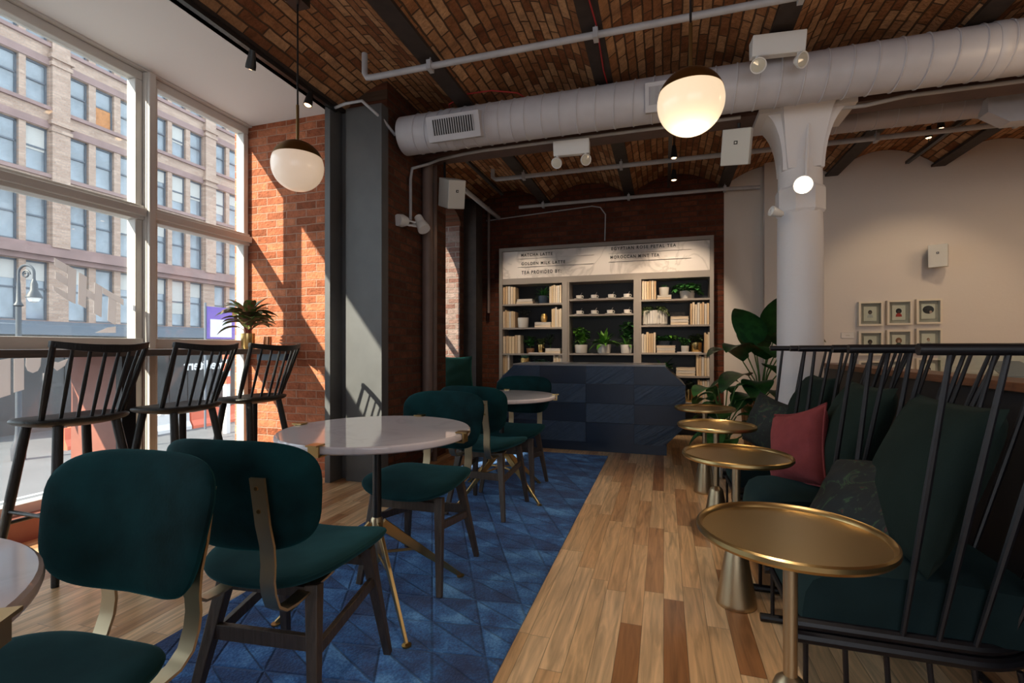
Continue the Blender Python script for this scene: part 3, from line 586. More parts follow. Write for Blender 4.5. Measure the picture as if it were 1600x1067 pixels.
dup(st, (-2.86, 2.25, 0), math.radians(3), 'black spindle back bar stool at the counter, the middle one of three', sg_)
dup(st, (-2.85, 2.80, 0), math.radians(-2), 'black spindle back bar stool in front of the potted plant by the brick wall', sg_)

# ================================================================= PLANTS HELPERS
def pot(mb, r, h, taper=.9, lip=.006, ribs=0):
    fn = (lambda a: 1+.03*math.cos(ribs*a)) if ribs else None
    mb.lathe([(0, 0), (r*taper*.9, 0), (r*taper, .1*h), (r, .85*h), (r, h), (r-lip, h), (r-lip-.002, h*.86), (0, h*.86)], n=max(24, ribs*4), fn=fn); return mb
def rosette(mb, c, n, L, w, elev=(.2, 1.2), droop=.6, rnd=random, jit=.3, seg=6, fold=.15):
    for i in range(n):
        a = 2*PI*i/n*2.618+rnd.uniform(-jit, jit); e = rnd.uniform(*elev); l = L*rnd.uniform(.7, 1.1)
        mb.leaf(Vector(c)+Vector((math.cos(a), math.sin(a), 0))*.008, (math.cos(a)*math.cos(e), math.sin(a)*math.cos(e), math.sin(e)), l, w*rnd.uniform(.8, 1.15), droop*rnd.uniform(.6, 1.3), seg, fold)
def stems_with_leaves(ms, ml, c, n, h, spread, ll, lw, rnd, leaves=5, droop=.8, r=.0025):
    for i in range(n):
        a = rnd.uniform(0, 2*PI); s_ = rnd.uniform(.3, 1)*spread; hh = h*rnd.uniform(.7, 1.1)
        pts = [Vector(c)+Vector((math.cos(a)*s_*t**1.5, math.sin(a)*s_*t**1.5, hh*t)) for t in (0, .33, .66, 1)]
        ms.tube(pts, r, 5)
        for k in range(leaves):
            t = rnd.uniform(.35, 1); p = Vector(c)+Vector((math.cos(a)*s_*t**1.5, math.sin(a)*s_*t**1.5, hh*t)); b = rnd.uniform(0, 2*PI)
            ml.leaf(p, (math.cos(b), math.sin(b), rnd.uniform(0, .7)), ll*rnd.uniform(.7, 1.2), lw*rnd.uniform(.8, 1.2), droop, 5)
def trail(ms, ml, c, n, length, ll, lw, rnd, out=.1, up=.05, dirs=None, r=.0018):
    for i in range(n):
        a = rnd.choice(dirs)+rnd.uniform(-.5, .5) if dirs else rnd.uniform(0, 2*PI); L = length*rnd.uniform(.5, 1.1); pts = []
        for k in range(8):
            t = k/7; pts.append(Vector(c)+Vector((math.cos(a)*(out*math.sqrt(t)), math.sin(a)*(out*math.sqrt(t)), up*math.sin(min(1, t*2)*PI/2)-L*max(0, t-.25)**1.3)))
        ms.tube(pts, r, 4)
        for k in range(1, 8):
            b = rnd.uniform(0, 2*PI); ml.leaf(pts[k], (math.cos(b), math.sin(b), rnd.uniform(-.4, .5)), ll*rnd.uniform(.7, 1.2), lw*rnd.uniform(.8, 1.1), .6, 4)

# counter plant
rd = random.Random(3)
t = thing('potted_plant', 'leafy green and pink plant in a brass pot on the window counter', 'plant', (-3.22, 3.13, 1.1))
pot(MB(), .052, .125, .98).build('pot', gold_pot, t)
g = MB(); h_ = MB()
for i in range(58):
    a = rd.uniform(0, 2*PI); e = rd.uniform(.05, 1.15); hgt = rd.uniform(.16, .31); p = Vector((math.cos(a)*.035*(1.6-e), math.sin(a)*.035*(1.6-e), hgt))
    h_.tube([(0, 0, .10), p*.6+Vector((0, 0, .05)), p], .0025, 5); g.leaf(p, (math.cos(a)*math.cos(e), math.sin(a)*math.cos(e), math.sin(e)), rd.uniform(.13, .20), rd.uniform(.07, .095), rd.uniform(.35, 1.0), 7, .18)
g.build('foliage', leaf_p, t); h_.build('stem', mat('pink stem', (.35, .08, .07), .5), t)
o = MB().lathe([(0, 0), (.03, 0), (.032, .10), (.029, .10), (.028, .01), (0, .01)], n=24).build('candle_cup', mat('copper', (.65, .30, .16), .25, 1)); o.location = (-3.13, 3.24, 1.1)
tag(o, 'small copper cup on the counter just right of the brass plant pot', 'cup')

# ================================================================= RUG, MARBLE TABLES, GREEN CHAIRS
o = MB().box((-1.80, -1.6, 0), (-.54, 5.0, .012)).build('rug', rug_m, smooth=False, bevel=.004); tag(o, 'long blue patchwork rug under the marble tables on the wood floor', 'rug')
def make_table():
    r = thing('round_table', '', 'table'); R_ = .41
    MB().lathe([(0, .725), (R_-.012, .725), (R_-.003, .731), (R_, .741), (R_-.002, .750), (R_-.008, .755), (0, .755)], n=72).build('tabletop', marble_t, r)
    MB().lathe([(.0, .712), (.14, .712), (.14, .725), (0, .725)], n=32).build('mounting_plate', black_m, r)
    MB().lathe([(0, .20), (.019, .20), (.019, .715), (0, .715)], n=20).build('pole', black_m, r)
    MB().lathe([(0, .17), (.012, .17), (.026, .20), (.026, .36), (.020, .37), (0, .37)], n=20).build('hub', brass_dull, r)
    for k in range(4):
        a = math.radians(-42+90*k); d = Vector((math.cos(a), math.sin(a), 0)); p0 = d*.02+Vector((0, 0, .335)); p1 = d*.40+Vector((0, 0, .018))
        MB().bar(p0, p1, .014, .05, .012, .018).bar(d*.02+Vector((0, 0, .21)), d*.20+Vector((0, 0, .19)), .008, .012).build('leg', brass, r, smooth=False, bevel=.002)
        MB().lathe([(0, .0125), (.018, .0125), (.018, .018), (0, .018)], d*.40, 16).build('foot', brass, r)
        c = Vector((math.cos(a+.75), math.sin(a+.75), 0)); Mx = Matrix.Rotation(a+.75, 3, 'Z'); 
        MB().obox(c*(R_-.005)+Vector((0, 0, .7595)), (.05, .045, .006), Mx).obox(c*(R_+.004)+Vector((0, 0, .740)), (.007, .045, .044), Mx).obox(c*(R_-.02)+Vector((0, 0, .720)), (.05, .045, .006), Mx).build('clamp', brass, r, smooth=False)
    return r
tb = make_table(); tg = 'round marble tables on the rug'
tb.location = (-1.20, 1.86, 0); tb['label'] = 'round white marble table with brass clamps, middle of the three on the rug'; tb['group'] = tg
dup(tb, (-1.17, 3.49, 0), .2, 'round white marble table near the navy desk, farthest of three', tg)
dup(tb, (-1.175, .18, 0), 0.55, 'round marble table cut off at the left edge, nearest of three', tg)
def make_chair():
    r = thing('dining_chair', '', 'chair')
    def seat(a, b, c):   # a across, b depth
        k = 1+.10*(b/.24); return Vector((a*k, b+.012, .447+c+.055*(abs(a)/.25)**2.2*(.6+.4*(b+.24)/.48)-.012*(b/.24)))
    MB().pad(.47, .49, .074, seat, n=3.2, p=3.2, e=.5, na=56, nr=9).build('seat', velvet2, r)
    def back(a, b, c):
        z = .716+b*.985; y = -.275-b*.17+c+.055*(abs(a)/.24)**2; return Vector((a*(1+.10*b/.17), y, z))
    MB().pad(.468, .312, .060, back, n=3.6, p=3.6, e=.5, na=56, nr=9).build('backrest', velvet, r)
    for s in (-1, 1):
        path = [(-.02, .416), (-.16, .408), (-.20, .406), (-.245, .412), (-.275, .435), (-.290, .475), (-.295, .51), (-.292, .55), (-.296, .60), (-.312, .66), (-.322, .72), (-.333, .785)]
        vs = []; fs = []; n = len(path)
        for i, (y, z) in enumerate(path):
            if i == 0: d = Vector((0, path[1][0]-y, path[1][1]-z))
            elif i == n-1: d = Vector((0, y-path[i-1][0], z-path[i-1][1]))
            else: d = Vector((0, path[i+1][0]-path[i-1][0], path[i+1][1]-path[i-1][1]))
            d.normalize(); nn = Vector((0, d.z, -d.y))*.0035
            for sx in (-.021, .021):
                for q_ in (1, -1): vs.append(Vector((s*.125+sx, y, z))+nn*q_)
        for i in range(n-1):
            a = 4*i; fs += [(a, a+2, a+6, a+4), (a+1, a+5, a+7, a+3), (a, a+4, a+5, a+1), (a+2, a+3, a+7, a+6)]
        fs += [(0, 1, 3, 2), (4*n-4, 4*n-2, 4*n-1, 4*n-3)]
        sob = MB().add(vs, fs).build('bracket', brass_dull, r, ang=50)
        for y, z in ((-.334, .76), (-.325, .70)):
            MB().lathe([(0, 0), (.006, 0), (.005, .002), (0, .002)], (s*.125, y-.003, z), 12, axis=Matrix.Rotation(PI/2, 3, 'X')).build('screw', brass_cap, sob)
    tops = [(-.145, -.125), (.145, -.125), (.165, .15), (-.165, .15)]; bots = [(-.205, -.215), (.205, -.215), (.205, .23), (-.205, .23)]
    for a, b in zip(tops, bots): MB().bar((a[0], a[1], .425), (b[0], b[1], .0125), .042, .034, .026, .022, up=(0, 1, 0)).build('leg', legwood, r, smooth=False, bevel=.003)
    def at(i, z): f = (.425-z)/.4125; return Vector((tops[i][0]+(bots[i][0]-tops[i][0])*f, tops[i][1]+(bots[i][1]-tops[i][1])*f, z))
    MB().bar(at(0, .275), at(1, .275), .018, .044).build('stretcher', legwood, r, smooth=False, bevel=.002)
    MB().bar(at(3, .38), at(2, .38), .018, .044).build('stretcher', legwood, r, smooth=False, bevel=.002)
    for i, j in ((0, 3), (1, 2)): MB().bar(at(i, .25), at(j, .30), .018, .034).build('stretcher', legwood, r, smooth=False, bevel=.002)
    MB().bar((-.15, -.13, .405), (.15, -.13, .405), .02, .03).build('seat_rail', legwood, r, smooth=False); MB().bar((-.15, .13, .41), (.15, .13, .41), .02, .03).build('seat_rail', legwood, r, smooth=False)
    return r
ch = make_chair(); cg = 'green velvet dining chairs'
ch.location = (-1.125, 1.285, 0); ch.rotation_euler = (0, 0, math.radians(6)); ch['label'] = 'green velvet chair seen from behind, pulled up to the middle marble table'; ch['group'] = cg
dup(ch, (-1.13, .54, 0), math.radians(183), 'green velvet chair in the lower left corner, its padded back facing us', cg)
dup(ch, (-1.145, 2.175, 0), math.radians(180), 'green velvet chair on the far side of the middle marble table', cg)
dup(ch, (-1.15, 3.13, 0), math.radians(-4), 'green velvet chair back to back behind the middle one, facing the farthest marble table', cg)
dup(ch, (-1.12, 3.68, 0), math.radians(180), 'green velvet chair between the farthest marble table and the navy desk', cg)

# ================================================================= BRASS SIDE TABLES
def make_side():
    r = thing('side_table', '', 'side table'); R_ = .222
    MB().lathe([(0, .630), (.19, .630), (R_-.006, .632), (R_, .640), (R_-.001, .650), (R_-.006, .654), (R_-.012, .650), (R_-.016, .641), (0, .640)], n=72).build('tabletop', brass, r)
    MB().lathe([(0, .27), (.016, .27), (.017, .58), (.019, .618), (.034, .622), (.034, .630), (0, .630)], n=24).build('stem', brass_dull, r)
    MB().lathe([(0, 0), (.078, 0), (.081, .006), (.080, .02), (.040, .255), (.034, .270), (.017, .285), (0, .285)], n=40).build('base', brass_dull, r)
    return r
sd = make_side(); sgp = 'round brass side tables along the bench seats'
for i, (y, lab) in enumerate(((1.38, 'round brass side table nearest the camera, largest in view'), (2.30, 'round brass side table, second nearest, beside the pink pillow'), (3.14, 'round brass side table, third from the camera'), (4.01, 'round brass side table farthest away, nearest the navy desk'))):
    if i == 0: sd.location = (.305, y, 0); sd['label'] = lab; sd['group'] = sgp
    else: dup(sd, (.30, y, 0), 0, lab, sgp)

# ================================================================= SPINDLE LOUNGE CHAIRS (open side faces -x)
def make_lounge():
    r = thing('lounge_chair', '', 'lounge chair')        # origin: front edge centre on the floor, width .50 along y
    hw = .24
    def seatpath(x0, x1, w_, n=10, cr=.20):
        pts = [(x0, -w_)]
        pts += [(x1-cr+cr*math.sin(PI/2*k/n), -w_+cr-cr*math.cos(PI/2*k/n)) for k in range(n+1)]
        return pts+[(x, -y) for x, y in reversed(pts)]
    sp1 = seatpath(.0, .66, hw, 10, .22)
    g = MB().tube([(x, y, .215) for x, y in sp1], .020, 10); g.build('seat_frame', blackwood, r)
    MB().tube([(x*.985, y*.97, .252) for x, y in sp1], .018, 10).build('seat_frame', blackwood, r)
    MB().tube([(.03, -hw, .215), (.03, hw, .215)], .016, 10).build('front_rail', blackwood, r)
    tp = seatpath(.305, .93, hw+.035, 8, .10)
    MB().tube([(x, y, 1.105) for x, y in tp], .0175, 14).build('top_rail', blackwood, r)
    # spindles: seat frame to top rail
    def lerp_path(path, f):
        L = [0]
        for a, b in zip(path[:-1], path[1:]): L.append(L[-1]+math.dist(a, b))
        s_ = f*L[-1]
        for i in range(len(path)-1):
            if s_ <= L[i+1]+1e-9: k = (s_-L[i])/max(1e-9, L[i+1]-L[i]); return (path[i][0]+(path[i+1][0]-path[i][0])*k, path[i][1]+(path[i+1][1]-path[i][1])*k)
        return path[-1]
    nS = 13
    for i in range(nS):
        f = i/(nS-1); b = lerp_path(sp1, .175+.65*f); tt = lerp_path(tp, .045+.91*f); B = Vector((b[0], b[1], .26)); T = Vector((tt[0], tt[1], 1.10))
        MB().tube([B, B.lerp(T, .5), T], [.0075, .0105, .0078], 8).build('spindle', blackwood, r)
    # sled base
    for s in (-1, 1):
        MB().tube([(-.015, s*(hw-.0), .016), (.66, s*(hw-.0), .016)], .0155, 10).build('runner', blackwood, r)
    MB().tube([(.62, -hw, .016), (.62, hw, .016)], .012, 8).build('cross_bar', blackwood, r)
    for s in (-1, 1):
        for k in range(6):
            x = .03+k*.105; MB().tube([(x, s*hw, .21), (x+.03*(k/5), s*hw, .02)], [.008, .0075], 8).build('leg', blackwood, r)
    for s in (-.12, .12): MB().tube([(.655, s, .21), (.70, s*1.6, .0085)], [.009, .008], 8).build('leg', blackwood, r)
    # seat cushion
    def xf(a, b, c): return Vector((.30+a, b, .345+c))
    g = MB(); n = 18; vs = []
    prof = [(-.5, .0), (-.5, .03), (-.485, .10), (-.45, .145), (-.38, .17), (-.2, .185), (.2, .19), (.5, .17), (.5, 0)]
    rows_ = []
    for j in range(13):
        t = -1+2*j/12; ins = .03*abs(t)**6; row = [Vector((.315+px*.60*(1-ins)+(.0), t*.228, .262+pz*(1-.14*abs(t)**5)*1.0)) for px, pz in prof]; rows_.append(row)
    k = len(prof); vs = [p for row in rows_ for p in row]; fs = []
    for j in range(12):
        for i in range(k-1): fs.append((j*k+i, j*k+i+1, (j+1)*k+i+1, (j+1)*k+i))
        fs.append((j*k+k-1, j*k, (j+1)*k, (j+1)*k+k-1))
    fs += [tuple(range(k)), tuple(reversed(range(12*k, 13*k)))]
    m_ = MB().add(vs, fs); m_.weld = True; m_.build('seat_cushion', velvet3, r, ang=60)
    return r
lg = make_lounge(); lgg = 'black spindle lounge chairs along the half wall'
LX = .39
LY = [(1.95, 'black spindle back lounge chair in the lower right corner behind the nearest brass table'), (2.69, 'black spindle lounge chair holding the pink pillow'), (3.43, 'black spindle lounge chair beyond the pink pillow, nearest the white column')]
for i, (y, lab) in enumerate(LY):
    if i == 0: lg.location = (LX, y, 0); lg['label'] = lab; lg['group'] = lgg
    else: dup(lg, (LX if i != 4 else .40, y, 0), 0, lab, lgg)
def cushion(name, label, m, loc, size, nrm, tilt=0, seed=0, pinch=.09, roll=0, wr=.006):
    nrm = Vector(nrm).normalized(); up = Vector((0, 0, 1)); x = up.cross(nrm).normalized(); y = nrm.cross(x); R = Matrix.Rotation(roll, 3, nrm); x = R @ x; y = R @ y
    w_, h_, t_ = size
    g = MB().pillow(w_, h_, t_, lambda a, b, c: x*a+y*b+nrm*c, seed=seed, pinch=pinch, wr=wr)
    o = g.build(name, m, ang=80); o.location = loc; tag(o, label, 'cushion'); return o
def back_pillow(y, lab, seed, dx=0):
    return cushion('back_cushion', lab, greenlinen, (LX+.455+dx, y, .685), (.50, .54, .20), (-.93, -.02, .36), seed=seed, wr=.004, pinch=.05)
back_pillow(1.965, 'large dark green back cushion in the nearest fully seen lounge chair', 1, -.02)
back_pillow(2.70, 'large dark green back cushion behind the pink pillow', 2)
back_pillow(3.43, 'dark green back cushion in the farthest lounge chair, nearest the white column', 3)
o = cushion('throw_pillow', 'dusty pink throw pillow with raised seam leaning in a lounge chair', pinklinen, (.655, 2.80, .60), (.40, .40, .19), (-.93, -.34, .20), seed=9, pinch=.12, roll=.28)
_n = Vector((-.93, -.34, .20)).normalized(); _x = Vector((0, 0, 1)).cross(_n).normalized(); _y = _n.cross(_x); _R = Matrix.Rotation(.28, 3, _n); _x = _R @ _x; _y = _R @ _y
_e = [(t, -1) for t in [-1+k/6 for k in range(12)]]+[(1, t) for t in [-1+k/6 for k in range(12)]]+[(-t, 1) for t in [-1+k/6 for k in range(12)]]+[(-1, -t) for t in [-1+k/6 for k in range(12)]]
MB().tube([_x*.2*u*(1-.12*(1-v_*v_))+_y*.2*v_*(1-.12*(1-u*u)) for u, v_ in _e], .0055, 6, closed=True).build('piping', pinklinen, o)
def patterned(name):
    m, N, L, b = nt(name); tc = N.new('ShaderNodeTexCoord'); no = N.new('ShaderNodeTexVoronoi'); no.inputs['Scale'].default_value = 9; L.new(tc.outputs['Object'], no.inputs[0])
    n2 = N.new('ShaderNodeTexNoise'); n2.inputs['Scale'].default_value = 11; n2.inputs['Distortion'].default_value = 3; L.new(tc.outputs['Object'], n2.inputs[0])
    rp = N.new('ShaderNodeValToRGB'); L.new(n2.outputs[0], rp.inputs[0]); e = rp.color_ramp.elements; e[0].color = (.008, .012, .014, 1); e[0].position = .5; e[1].color = (.10, .11, .08, 1); e[1].position = .85
    for p, c in ((.60, (.012, .02, .018, 1)), (.64, (.03, .07, .03, 1)), (.67, (.012, .02, .02, 1)), (.74, (.07, .02, .02, 1))): k = e.new(p); k.color = c
    L.new(rp.outputs[0], b.inputs['Base Color']); b.inputs['Roughness'].default_value = .8; return m
pat = patterned('dark botanical print')
cushion('throw_pillow', 'dark botanical print pillow lying in the nearest lounge chair', pat, (.70, 2.07, .565), (.38, .34, .15), (-.66, -.30, .70), seed=12, pinch=.06, roll=.25)
cushion('throw_pillow', 'dark botanical print pillow behind the pink pillow', pat, (.66, 3.60, .60), (.36, .36, .15), (-.85, -.45, .25), seed=13, pinch=.06, roll=-.2)

# ================================================================= HALF WALL, PLATFORM, DISPLAY
struct(MB().box((1.46, -.5, .0), (1.56, 5.35, .925)).build('wall_partition', darkpanel, smooth=False))
trim(MB().box((1.40, -.5, .925), (1.62, 5.38, .965)), wood_cap, smooth=False, bevel=.004)
trim(MB().box((1.34, -.5, 0), (1.46, 5.35, .085)), platm, smooth=False)
dt = thing('display_table', 'pale display table behind the wooden rail holding a glass case', 'table', (2.35, 3.5, 0))
MB().box((-.7, -.35, .90), (.7, .35, .935)).build('tabletop', white, dt, smooth=False)
for a, b in ((-.65, -.3), (.65, -.3), (-.65, .3), (.65, .3)): MB().box((a-.025, b-.025, 0), (a+.025, b+.025, .90)).build('leg', white, dt, smooth=False)
dc = thing('glass_case', 'clear glass display case holding tilted papers beyond the wooden rail', 'display case', (2.35, 3.5, .936))
MB().box((-.66, -.32, 0), (.66, .32, .01)).build('base', white, dc, smooth=False)
MB().box((-.66, -.32, .01), (.66, -.315, .155)).box((-.66, .315, .01), (.66, .32, .155)).box((-.66, -.32, .01), (-.655, .32, .155)).box((.655, -.32, .01), (.66, .32, .155)).box((-.66, -.32, .155), (.66, .32, .16)).build('glass', glass2, dc, smooth=False)
o = MB().prism([(2.0, 3.30, .956), (2.85, 3.30, .956), (2.85, 3.62, 1.07), (2.0, 3.62, 1.07)], (0, -.002, .004)).build('open_book', mat('old paper', (.62, .50, .30), .8, var=.08), smooth=False); tag(o, 'yellowed open document tilted inside the glass case', 'paper')
o = MB().prism([(1.74, 3.28, .952), (1.94, 3.28, .952), (1.92, 3.48, 1.03), (1.76, 3.48, 1.03)], (0, -.002, .004)).build('card', mat('grey card', (.30, .28, .28), .7), smooth=False); tag(o, 'small grey card tilted at the left end of the glass case', 'card')

# ================================================================= WHITE COLUMN
cl = thing('column', 'white cast iron column with flared capital between bench seats and gallery wall', 'column', (.976, 4.13, 0))
MB().lathe([(0, 0), (.20, 0), (.20, .10), (.155, .16), (.152, 1.9), (.147, 2.15)], n=48).lathe([(.147, 2.28), (.145, 2.48)], n=48).build('shaft', colm, cl)
MB().lathe([(.155, 2.10), (.166, 2.12), (.166, 2.28), (.155, 2.30)], n=8, axis=Matrix.Rotation(PI/8, 3, 'Z')).build('collar', colm, cl, smooth=False)
for s in range(4):
    a = s*PI/2; d = Vector((math.cos(a), math.sin(a), 0)); p_ = Vector((-d.y, d.x, 0)); crv = []
    for k in range(11):
        tt = k/10; crv.append(d*(.135+.165*(1-math.cos(tt*PI/2)))+Vector((0, 0, 2.42+.42*math.sin(tt*PI/2))))
    wds = [.105+.07*(k/10) for k in range(11)]
    vs = []
    for p, w_ in zip(crv, wds): vs += [p+p_*w_, p-p_*w_]
    for z, w_ in ((2.42, .105), (2.84, .175)): vs += [Vector((0, 0, z))+p_*w_*0+d*.0+p_*w_, Vector((0, 0, z))-p_*w_]
    n = 22; fs = [(2*k, 2*k+1, 2*k+3, 2*k+2) for k in range(10)]+[(0, n, n+1, 1), (20, 21, n+3, n+2)]
    fs += [tuple([n]+[2*k for k in range(11)]+[n+2])[::-1], tuple([n+1]+[2*k+1 for k in range(11)]+[n+3])]
    MB().add(vs, fs).build('capital_bracket', colm, cl, ang=30)
MB().box((-.31, -.20, 2.815), (.31, .20, 2.849)).build('abacus', colm, cl, smooth=False)
MB().tube([(.02, -.172, 2.80), (.01, -.172, 2.62), (.0, -.165, 2.32)], .012, 8).build('conduit', colm, cl)
MB().box((-.01, -.19, 2.79), (.10, -.165, 2.83)).build('junction_box', lampwhite, cl, smooth=False, bevel=.005)
def spotlamp(name, lab, loc, aim, m, bulb, r=.05, L=.12, cat='spotlight', stem=None, group=None):
    t = thing(name, lab, cat, loc, 0, group); q = Vector(aim).normalized().to_track_quat('Z', 'Y').to_matrix()
    MB().lathe([(0, -L*.55), (r*.55, -L*.55), (r*.75, -L*.2), (r, L*.3), (r, L*.5), (r*.92, L*.5), (r*.85, L*.42), (0, L*.42)], (0, 0, 0), 28, axis=q).build('lamp_head', m, t)
    MB().lathe([(0, L*.425), (r*.80, L*.425), (r*.6, L*.50), (0, L*.53)], (0, 0, 0), 24, axis=q).build('bulb', bulb, t)
    if stem: MB().tube([(0, 0, 0), Vector(stem)*.5, Vector(stem)], r*.18, 8).build('bracket', m, t)
    return t
p = atD(1255, 290, 3.36)
spotlamp('spotlight', 'bright lit round spotlight fixed to the white column', (p.x, p.y, p.z), Vector((0, 0, H))-p+Vector((0, 0, .35)), lampwhite, bulb_m, .062, .12, stem=(.03, .28, .10))
o = spotlamp('sconce', 'small white fitting on the left side of the column', atD(1213, 332, 3.42), (-.7, -.3, .2), lampwhite, lampwhite, .035, .08, stem=(.06, .08, 0))

# ================================================================= CEILING SERVICES
dz = 2.914; dyy = 3.70
dk = thing('air_duct', 'large lilac grey spiral air duct crossing the room under the vaulted ceiling', 'duct', (-2.12, dyy, dz))
RX = Matrix.Rotation(PI/2, 3, 'Y')
L_ = 8.1
MB().lathe([(0, .0), (.150, .0), (.155, .004), (.155, L_)], (0, 0, 0), 48, axis=RX).build('tube', duct_m, dk)
g = MB(); k = .16
while k < L_-.1:
    pts = []
    for i in range(25): a = 2*PI*i/24; pts.append((k+.012*math.sin(a), .156*math.cos(a), .156*math.sin(a)))
    g.tube(pts[:-1], .0062, 5, closed=True); k += .135 if k > 1 else .105
g.build('seam', duct_m, dk); dk_seams = g
for kx in (.42, 2.27, 4.0):
    MB().lathe([(.157, 0), (.161, .01), (.161, .055), (.157, .065)], (kx, 0, 0), 48, axis=RX).build('coupling', duct_m, dk)
def vent(u0, u1, y):
    a = onY((u0+u1)/2, 190, dyy-.15); xc = a.x+2.12; w_ = abs(onY(u1, 190, dyy-.15).x-onY(u0, 190, dyy-.15).x)
    R = Matrix.Rotation(math.radians(20), 3, 'X'); 
    v_ = MB().obox(R @ Vector((0, -.165, 0))+Vector((xc, 0, 0)), (w_, .09, .19), R).build('vent_box', duct_m, dk, smooth=False, bevel=.003)
    n = 18
    MB().obox(R @ Vector((0, -.211, .01))+Vector((xc, 0, 0)), (w_*.78, .003, .115), R).build('opening', black_m, v_, smooth=False)
    g = MB()
    for i in range(n): g.obox(R @ Vector((-w_*.38+w_*.76*i/(n-1), -.214, .01))+Vector((xc, 0, 0)), (.006, .006, .115), R)
    g.build('louvre', duct_m, v_, smooth=False)
vent(671, 752, 0); vent(1008, 1056, 0)
d2 = thing('air_duct', 'second dim spiral air duct behind the girder over the gallery side', 'duct', (1.25, 4.66, 2.99))
MB().lathe([(0, 0), (.10, 0), (.10, 4.7), (0, 4.7)], n=40, axis=RX).build('tube', mat('dim lilac duct', (.42, .38, .40), .5), d2)
g = MB(); k = .1
while k < 4.6: g.tube([(k, .101*math.cos(2*PI*i/20), .101*math.sin(2*PI*i/20)) for i in range(20)], .004, 5, closed=True); k += .14
g.build('seam', duct_m, d2)
MB().prism([(1.05, -.16, -.13), (1.18, -.16, -.22), (3.6, -.16, -.22), (3.6, -.16, -.02), (1.05, -.16, -.02)], (0, .12, 0)).build('vent_box', duct_m, d2, smooth=False)
def pipe(name, lab, pts, r, m=pipe_m, cat='pipe', clamps=()):
    c0 = Vector(pts[0]); t = thing(name, lab, cat, c0)
    MB().tube([Vector(p)-c0 for p in pts], r, 12).build('tube', m, t)
    for c in clamps:
        c = Vector(c)-c0; MB().box(c-Vector((.015, r*1.5, r*1.5)), c+Vector((.015, r*1.5, r*1.5))).tube([c, c+Vector((0, 0, max(.05, 3.12-(c.z+c0.z))))], .005, 6).build('hanger', m, t)
    return t
pipe('ceiling_pipe', 'grey pipe across the ceiling nearest the camera with elbow end', [(-2.05, 3.02, 3.22), (-2.05, 3.02, 3.08), (-2.03, 3.02, 3.045), (-1.98, 3.02, 3.04), (2.9, 3.02, 3.04)], .021, clamps=[(-1.53, 3.02, 3.04), (-.40, 3.02, 3.04), (.72, 3.02, 3.04)])
a = onY(770, 278, 5.25)
pipe('ceiling_pipe', 'grey pipe running under the vaults halfway to the brick wall', [(a.x, 5.25, 3.15), (a.x, 5.25, 3.06), (a.x+.04, 5.25, 3.03), (4.5, 5.25, 3.03)], .024, clamps=[(-1.5, 5.25, 3.03), (-.43, 5.25, 3.03), (1.86, 5.25, 3.03), (2.88, 5.25, 3.03)])
pipe('ceiling_pipe', 'grey pipe along the top of the back brick wall', [(-1.9, 6.42, 3.04), (.74, 6.42, 3.04), (1.1, 6.44, 3.03)], .022, clamps=[(-1.56, 6.42, 3.04), (-.43, 6.42, 3.04), (.71, 6.42, 3.04)])
p0 = onX(643, 340, -2.16)
cpts = [(-2.17, p0.y, p0.z-.02), (-2.17, p0.y, 2.62), (-2.16, p0.y+.01, 2.72), (-2.08, 4.05, 2.80), (-1.95, 4.04, 2.825), (-1.7, 4.0, 2.83), (-1.5, 3.99, 2.835), (.55, 3.99, 2.835)]
pipe('conduit', 'thin grey conduit bending up the wall and along the girder', cpts, .013)
pipe('conduit', 'thin grey conduit on the girder right of the column', [(1.06, 3.99, 2.81), (1.35, 4.0, 2.81), (1.6, 4.0, 2.84), (5.8, 4.0, 2.845)], .014)
pipe('wall_pipe', 'thick brown painted riser pipe on the left brick wall', [(-2.135, 4.16, .12), (-2.135, 4.16, 2.84)], .05, pipe_dk)
pipe('wall_pipe', 'slimmer brown riser pipe beside the thick one on the left wall', [(-2.15, 4.33, .0), (-2.15, 4.33, 3.1)], .028, pipe_dk)
pipe('wall_pipe', 'slim grey pipe in the dark back left corner', [(-2.36, 6.46, 1.6), (-2.36, 6.46, 3.1)], .022, pipe_dk)
pipe('ceiling_pipe', 'sloping grey pipe in the back left corner under the vault', [(-2.24, 5.3, 2.97), (-2.24, 6.55, 2.95)], .028)
pipe('conduit', 'thin conduit dropping down the brick wall to the menu board', [onY(945, 376, 6.58), onY(946, 335, 6.58), onY(938, 324, 6.58), onY(925, 322, 6.58), onY(760, 345, 6.58)], .008, pipe_m)
pipe('conduit', 'short grey conduit from the soffit corner over the steel column', [(-2.62, 3.40, 3.085), (-2.45, 3.35, 3.08), (-2.3, 3.35, 3.08), (-2.2, 3.5, 2.98), (-2.16, 3.62, 2.9)], .012)
trim(MB().box((-2.56, 6.03, 0), (-2.38, 6.26, 3.1)), beam_m, smooth=False)
# red cables
pipe('cable', 'red cable looped on top of the air duct', [(-1.72, 3.75, 3.12), (-1.7, 3.7, 3.13), (-1.5, 3.62, 3.145), (-1.3, 3.62, 3.14), (-1.1, 3.68, 3.12), (-1.05, 3.75, 3.1)], .006, red_m, 'cable')
pipe('cable', 'red cable running along the dark ceiling beam', [(-.40, 2.0, 3.09), (-.42, 2.5, 3.092), (-.395, 3.0, 3.09), (-.41, 3.5, 3.09), (-.40, 3.9, 3.095)], .005, red_m, 'cable')
